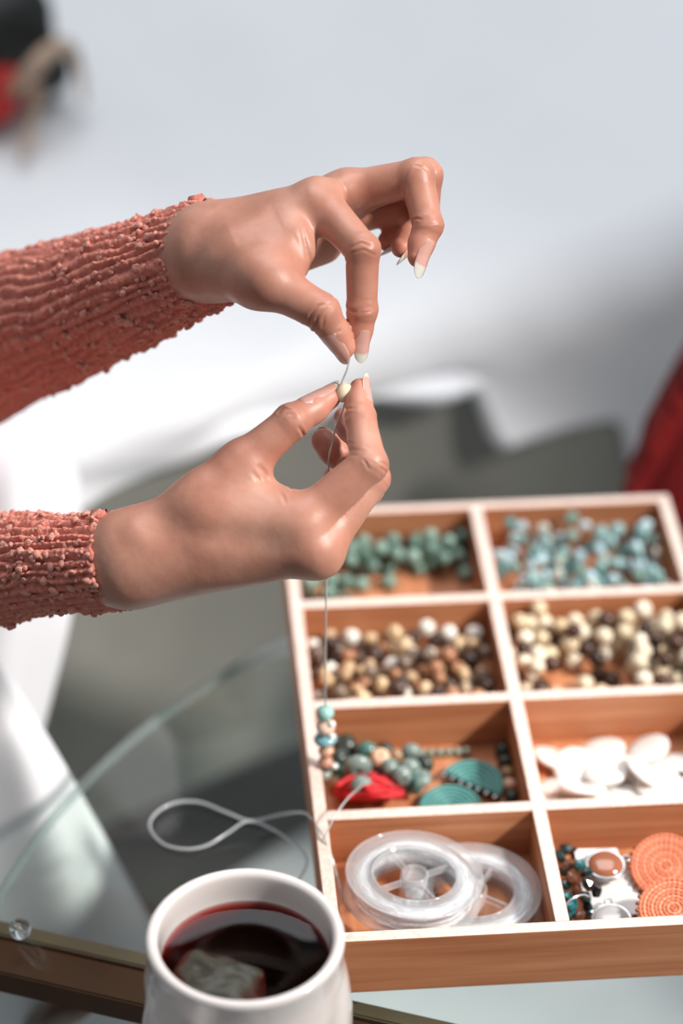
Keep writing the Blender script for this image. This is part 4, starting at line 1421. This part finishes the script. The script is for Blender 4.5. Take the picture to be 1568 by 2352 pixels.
hl = Hand(palm, fl_)
hl.grooves = [([(638, 948), (650, 938), (668, 941)], 2.6, 0.0006, 0), ([(645, 962), (660, 950), (676, 952)], 2.4, 0.0004, 0), ([(686, 982), (692, 990), (697, 1000)], 3, 0.0008, -4),
              ([(596, 1072), (610, 1088), (622, 1115)], 4.5, 0.0006, 0), ([(580, 1085), (598, 1108), (606, 1130)], 4, 0.0003, 0), ([(640, 1128), (650, 1140), (655, 1155)], 3.5, 0.0004, 4), ([(664, 1116), (672, 1128)], 3, 0.0006, 4),
              ([(836, 1024), (846, 1026), (854, 1034)], 2.4, 0.0005, 0), ([(834, 1056), (842, 1066), (848, 1078)], 2.4, 0.0006, 0), ([(786, 946), (800, 938), (818, 938)], 2.4, 0.0007, -8), ([(784, 1024), (798, 1018), (808, 1018)], 2.4, 0.0006, 0),
              ([(870, 1062), (880, 1064), (888, 1072)], 2.2, 0.0004, -6), ([(872, 1076), (882, 1080), (890, 1090)], 2.2, 0.0004, -6)]
hl.dents = [(J(368, 1192, 14), 0.0016, 0.0075), (J(628, 1112, 10), 0.0010, 0.005), (J(590, 1265, 20), 0.0009, 0.012)]
make_arm(hl, True)

# upper (left) hand: palm down, index and thumb pinching the thread
palm = [
    (J(250, 640, -66), J(478, 566, -26), 17, 16.2), (J(250, 650, -70), J(482, 592, -24), 17, 15.5), (J(250, 640, -84), J(470, 570, -44), 16, 14),
    (J(478, 562, -26), J(726, 462, -14), 15.4, 8.7), (J(482, 572, -32), J(795, 440, -30), 15.0, 8.3),
    (J(478, 590, -40), J(800, 450, -42), 15, 8.6), (J(478, 596, -46), J(800, 492, -54), 14.5, 8.2),
    (J(500, 566, -14), J(715, 460, -6), 4.5, 3.5), (J(520, 552, -30), J(790, 432, -22), 4, 3.5), (J(520, 600, -4), J(612, 640, 10), 6, 5),
    (J(486, 600, -20), J(600, 640, 2), 15.5, 11.5), (J(560, 580, -8), J(655, 530, -6), 13.0, 9.0), (J(600, 630, 2), J(672, 565, -3), 10.0, 7.6), (J(640, 640, 2), J(690, 590, -4), 7.5, 4.5),
    (J(520, 610, -36), J(740, 560, -52), 13, 8.5),
]
fu = [
    finger([J(600, 640, 3), J(622, 652, 8), J(738, 716, 10), J(789, 798, 2)], [11.0, 9.4, 7.5, 4.8], (-0.55, -0.25, 0.75), nail=dict(base=0.42, over=0.0008, ang=1.0), wr=0.00022, i0=2),
    finger([J(728, 460, -14), J(832, 574, 6), J(831, 712, 2), J(824, 787, -1)], [8.7, 7.0, 6.1, 4.4], (0.42, 0.0, 0.9), nail=dict(base=0.46, over=0.0034, ang=0.95)),
    finger([J(795, 440, -30), J(956, 405, -16), J(982, 518, -10), J(960, 590, -8)], [8.4, 7.3, 6.1, 4.4], (0.62, -0.05, 0.75), nail=dict(base=0.40, over=0.0050, ang=0.95)),
    finger([J(800, 450, -42), J(976, 402, -34), J(974, 512, -38), J(921, 568, -32)], [8.4, 7.2, 6.0, 4.4], (0.45, -0.85, 0.15), nail=dict(base=0.40, over=0.0030)),
    finger([J(800, 492, -54), J(922, 482, -50), J(932, 530, -56), J(889, 555, -50)], [8.0, 6.4, 5.4, 4.2], (0.35, -0.9, 0.15), nail=dict(base=0.40, over=0.0028)),
]
hu = Hand(palm, fu)
hu.grooves = [([(711, 752), (713, 724), (730, 703), (762, 695)], 2.8, 0.0008, 4), ([(722, 760), (728, 730), (750, 708)], 2.6, 0.0008, 4), ([(740, 752), (745, 728)], 2.4, 0.0006, 4), ([(770, 765), (782, 758)], 3, 0.0006, 0),
              ([(806, 568), (830, 557), (853, 566)], 2.4, 0.0005, 0), ([(800, 584), (834, 573), (861, 586)], 2.4, 0.0005, 0), ([(815, 552), (832, 547), (846, 553)], 2.2, 0.0003, 0), ([(826, 719), (850, 716)], 2.2, 0.0004, 0), ([(797, 706), (808, 714), (816, 716)], 2.8, 0.0007, -4),
              ([(691, 520), (700, 556), (712, 598), (716, 640)], 5, 0.0006, -14), ([(672, 590), (690, 620), (705, 650)], 4, 0.0003, -8), ([(944, 506), (956, 502), (968, 504)], 2.4, 0.0006, -14), ([(952, 380), (970, 384), (984, 394)], 2.4, 0.0004, -20), ([(985, 515), (1004, 510)], 2.2, 0.0003, -14)]
hu.dents = [(J(695, 560, 8), 0.0014, 0.006), (J(520, 600, 0), 0.0012, 0.009), (J(650, 490, -2), 0.0010, 0.008), (J(850, 430, -22), 0.0008, 0.008)]
make_arm(hu, True)


# sleeves: ribbed knit with slubs
YARN = plain('coral_yarn', srgb(244, 150, 132), 1.0, 0.16, 420, 1.0, 2600, 0.0, bump_dist=0.0008, sheen=0.15)
YARN_L = plain('coral_slub', srgb(248, 172, 154), 1.0, 0.10, 500, 1.0, 2600, 0.0, bump_dist=0.0008, sheen=0.15)


def sleeve(cent, half_h, half_d, rimtilt, seed, nslub):
    """cent: points from the cuff outwards; half_h, half_d: half heights in and across the picture (mm)"""
    C_ = catmull([J(*c) for c in cent], 40)
    n = len(C_)
    tt = np.linspace(0, len(cent) - 1, n)
    hh = np.interp(tt, range(len(cent)), half_h) / 1000; hd = np.interp(tt, range(len(cent)), half_d) / 1000
    T = np.gradient(C_, axis=0); T /= np.linalg.norm(T, axis=1)[:, None]
    arc = np.concatenate([[0], np.cumsum(np.linalg.norm(np.diff(C_, axis=0), axis=1))])
    # resample rings evenly, finer near the camera
    rings = np.concatenate([np.arange(0, 0.075, 0.0006), np.arange(0.075, min(0.16, arc[-1]), 0.0012), np.arange(0.16, arc[-1], 0.004)])
    Cx = np.stack([np.interp(rings, arc, C_[:, k]) for k in range(3)], 1)
    Tx = np.stack([np.interp(rings, arc, T[:, k]) for k in range(3)], 1); Tx /= np.linalg.norm(Tx, axis=1)[:, None]
    hx, dx = np.interp(rings, arc, hh), np.interp(rings, arc, hd)
    K = 300
    rr = random.Random(seed)
    nrib = 34
    up = AY[None] - Tx * (Tx @ AY)[:, None]; up /= np.linalg.norm(up, axis=1)[:, None]
    sd = np.cross(Tx, up); sd *= np.sign(sd @ AZ)[:, None]
    A_ = 2 * np.pi * np.arange(K) / K
    Sg, Ag = np.meshgrid(rings, A_, indexing='ij')
    ca, sa = np.cos(Ag), np.sin(Ag)
    cyl = lambda fs, fa, o: np.stack([Sg * fs, ca * fa + o, sa * fa], -1)
    ph = nrib * Ag / 2 + 1.5 * vnoise(cyl(60, 3.2, seed), 1)
    rib = np.abs(np.sin(ph))
    st = np.abs(np.sin(Sg / 0.0030 * np.pi + np.where(np.floor(ph / np.pi) % 2 == 0, 1.57, 0) + 0.7 * vnoise(cyl(120, 4, seed), 6)))
    bumpy = vnoise(cyl(430, 10, seed), 2); lump = vnoise(cyl(230, 6, seed), 4); big = vnoise(cyl(55, 2, seed), 3)
    fine = vnoise(cyl(900, 22, seed), 12)
    d = 0.0017 * rib + 0.0007 * st * rib + 0.0006 * bumpy + 0.0005 * fine + 0.0008 * np.maximum(lump, -0.2) + 0.0013 * big - 0.0012
    d *= np.minimum(1, np.arange(len(rings)) / 5.0)[:, None]
    verts = Cx[:, None] + up[:, None] * ((hx[:, None] + d) * ca)[..., None] + sd[:, None] * ((dx[:, None] + d) * sa)[..., None]
    verts[:6] += Tx[:6, None] * (0.0012 * bumpy + 0.0016 * lump)[:6, :, None]
    V = verts.reshape(-1, 3)
    idx = np.arange(len(V)).reshape(len(rings), K)
    nx = np.roll(idx, -1, axis=1)
    faces = np.stack([idx[:-1], nx[:-1], nx[1:], idx[1:]], -1).reshape(-1, 4)
    me = mesh_from('sleeve', V, faces)
    o = link('sleeve', me, person, YARN)
    md = o.modifiers.new('thickness', 'SOLIDIFY'); md.thickness = 0.0028; md.offset = -1 if (np.cross(sd[5], Tx[5]) @ up[5]) > 0 else 1
    # slubs: small lumps of yarn standing proud of the knit
    bm = bmesh.new(); bmesh.ops.create_icosphere(bm, subdivisions=2, radius=1.0)
    tv = np.array([v.co[:] for v in bm.verts]); tf = np.array([[v.index for v in f.verts] for f in bm.faces]); bm.free()
    AV, AF = [], []
    nmain = int((rings < 0.13).sum())
    for q in range(nslub):
        i = min(max(int(nmain * rr.random() ** 1.15), 1), len(rings) - 2); k = rr.randrange(K)
        p = verts[i, k]; nrm = p - Cx[i]; nrm /= np.linalg.norm(nrm)
        tx_ = Tx[i] - nrm * (Tx[i] @ nrm); tx_ /= np.linalg.norm(tx_); bx_ = np.cross(nrm, tx_)
        an = rr.uniform(-0.7, 0.7); e1_ = tx_ * math.cos(an) + bx_ * math.sin(an); e2_ = np.cross(nrm, e1_)
        rad = rr.uniform(0.0007, 0.0017)
        sc = (rad * rr.uniform(0.9, 1.6), rad * rr.uniform(0.7, 1.2), rad * rr.uniform(0.6, 0.9))
        w = 1 + 0.45 * vnoise(tv * 1.7 + q * 7.3, 8)[:, None]
        L_ = tv * w
        AV.append(p + nrm * 0.0003 + L_[:, :1] * sc[0] * e1_ + L_[:, 1:2] * sc[1] * e2_ + L_[:, 2:] * sc[2] * nrm)
        AF.append(tf + q * len(tv))
    sm_ = mesh_from('yarn_slub', np.concatenate(AV), np.concatenate(AF))
    so_ = bpy.data.objects.new('yarn_slub', sm_); COL.objects.link(so_)
    so_.data.materials.append(YARN_L)
    so_.parent = o; so_.matrix_parent_inverse = (Matrix.Translation(person.location) @ o.matrix_parent_inverse).inverted()
    so_['kind'] = 'stuff'
    return o


sleeve([(292, 1286, -8), (120, 1296, -34), (-60, 1310, -60), (-420, 1330, -110), (-1000, 1150, -130)], [18.6, 20.5, 23.5, 30, 44], [23, 25, 28, 34, 46], 0, 1, 620)
sleeve([(502, 574, -30), (300, 655, -64), (60, 745, -112), (-330, 870, -190), (-1000, 800, -280)], [20.4, 26, 32.5, 42, 56], [24, 28, 32, 40, 52], 0, 2, 620)

# ------------------------------------------------------------------ thread with its beads, held bead
CRM = plain('cream_bead', srgb(238, 220, 190), 0.12, 0.08, 120, coat=0.6, sss=0.2)
hb = bead_mesh('held_bead', 0.0036, 0.14, 0.85, 28, 11); hb.materials.append(CRM)
o = link('cream_bead', hb); o.location = tuple(J(789, 901, -3)); o.scale = (1.0, 1.0, 1.42)
o.rotation_euler = (Matrix.Rotation(YAW, 3, 'Z') @ Matrix.Rotation(0.35, 3, 'Y') @ Matrix.Rotation(-0.3, 3, 'X')).to_euler()
tag(o, 'cream bead pinched between thumb and finger of the lower hand', 'bead')
ST = Z(745, 1790, 0.022)


def SV(z, dx=0.0): return np.array([ST[0] + dx, ST[1], z])


def at_y(py):                                  # height on the vertical line of the hanging thread that shows at row py
    lo, hi = -0.1, 0.5
    for _ in range(50):
        mid = (lo + hi) / 2
        c = (SV(mid) - CAM) @ R
        if 1176 - F * c[1] / -c[2] > py: lo = mid
        else: hi = mid
    return (lo + hi) / 2


thr = [J(803, 812, 0), J(801, 830, 0), J(797, 848, 0), J(789, 868, -1), J(783, 884, -2), J(784, 894, -3), J(788, 905, -3), J(792, 922, -4), J(786, 945, -6), J(770, 985, -8), J(762, 1020, -8), J(755, 1060, -8)]
thr += [SV(at_y(y)) + AX * d for y, d in ((1180, 0.0002), (1310, 0), (1450, 0), (1640, 0), (1720, 0), (1785, 0))]
o = link('beading_thread', tube_mesh('beading_thread', catmull(thr, 8), 0.00042, 8), None, clear_mat('thread', (0.72, 0.74, 0.75, 1), 0.1, 1.5, 0.45, 2.0, (0.75, 0.76, 0.76, 1)))
tag(o, 'clear beading thread hanging from the fingers into the box', 'thread')
SB = [(1637, 'aqua_bead', 0.0040, 0.9, srgb(150, 200, 190), 'top round aqua bead strung on the hanging thread', 0),
      (1668, 'peach_bead', 0.0044, 0.75, srgb(234, 204, 184), 'peach bead strung below the aqua bead on the thread', 0.0002),
      (1697, 'blue_rondelle', 0.0053, 0.55, srgb(124, 172, 182), 'flat blue rondelle strung in the middle of the thread', 0.0002),
      (1724, 'peach_bead', 0.0036, 0.7, srgb(206, 158, 128), 'tan bead strung below the blue rondelle', 0.0006),
      (1750, 'rose_bead', 0.0034, 0.8, srgb(190, 140, 120), 'rosy brown bead near the lower end of the thread', 0.0004),
      (1777, 'grey_bead', 0.0038, 0.8, srgb(128, 140, 132), 'grey green bead at the lower end of the thread', -0.0004)]
for (py, nm, r, fl2, col, lb, dx) in SB:
    me_ = bead_mesh(nm, r, 0.16, fl2, 24, 9); me_.materials.append(plain(nm, col, 0.2, 0.1, 200, coat=0.4))
    o = link(nm, me_); o.location = tuple(SV(at_y(py)) + AX * dx); o.rotation_euler = (0.1 * rng.uniform(-1, 1), 0.12 * rng.uniform(-1, 1), 0)
    tag(o, lb, 'bead', 'beads strung on the hanging thread')
for (px, py, r, lb) in ((762, 1662, 0.0019, 'tiny clear bead beside the peach bead on the thread'), (770, 1759, 0.0016, 'tiny clear bead beside the rosy brown bead on the thread'), (763, 1690, 0.0017, 'tiny clear bead against the blue rondelle on the thread')):
    me_ = bead_mesh('seed_bead', r, 0.2, 0.8, 16, 7); me_.materials.append(SHELL)
    o = link('seed_bead', me_); o.location = tuple(SV(at_y(py)) + AX * ((px - 747) * 1.26 / F) + AZ * 0.002)
    tag(o, lb, 'bead', 'beads strung on the hanging thread')
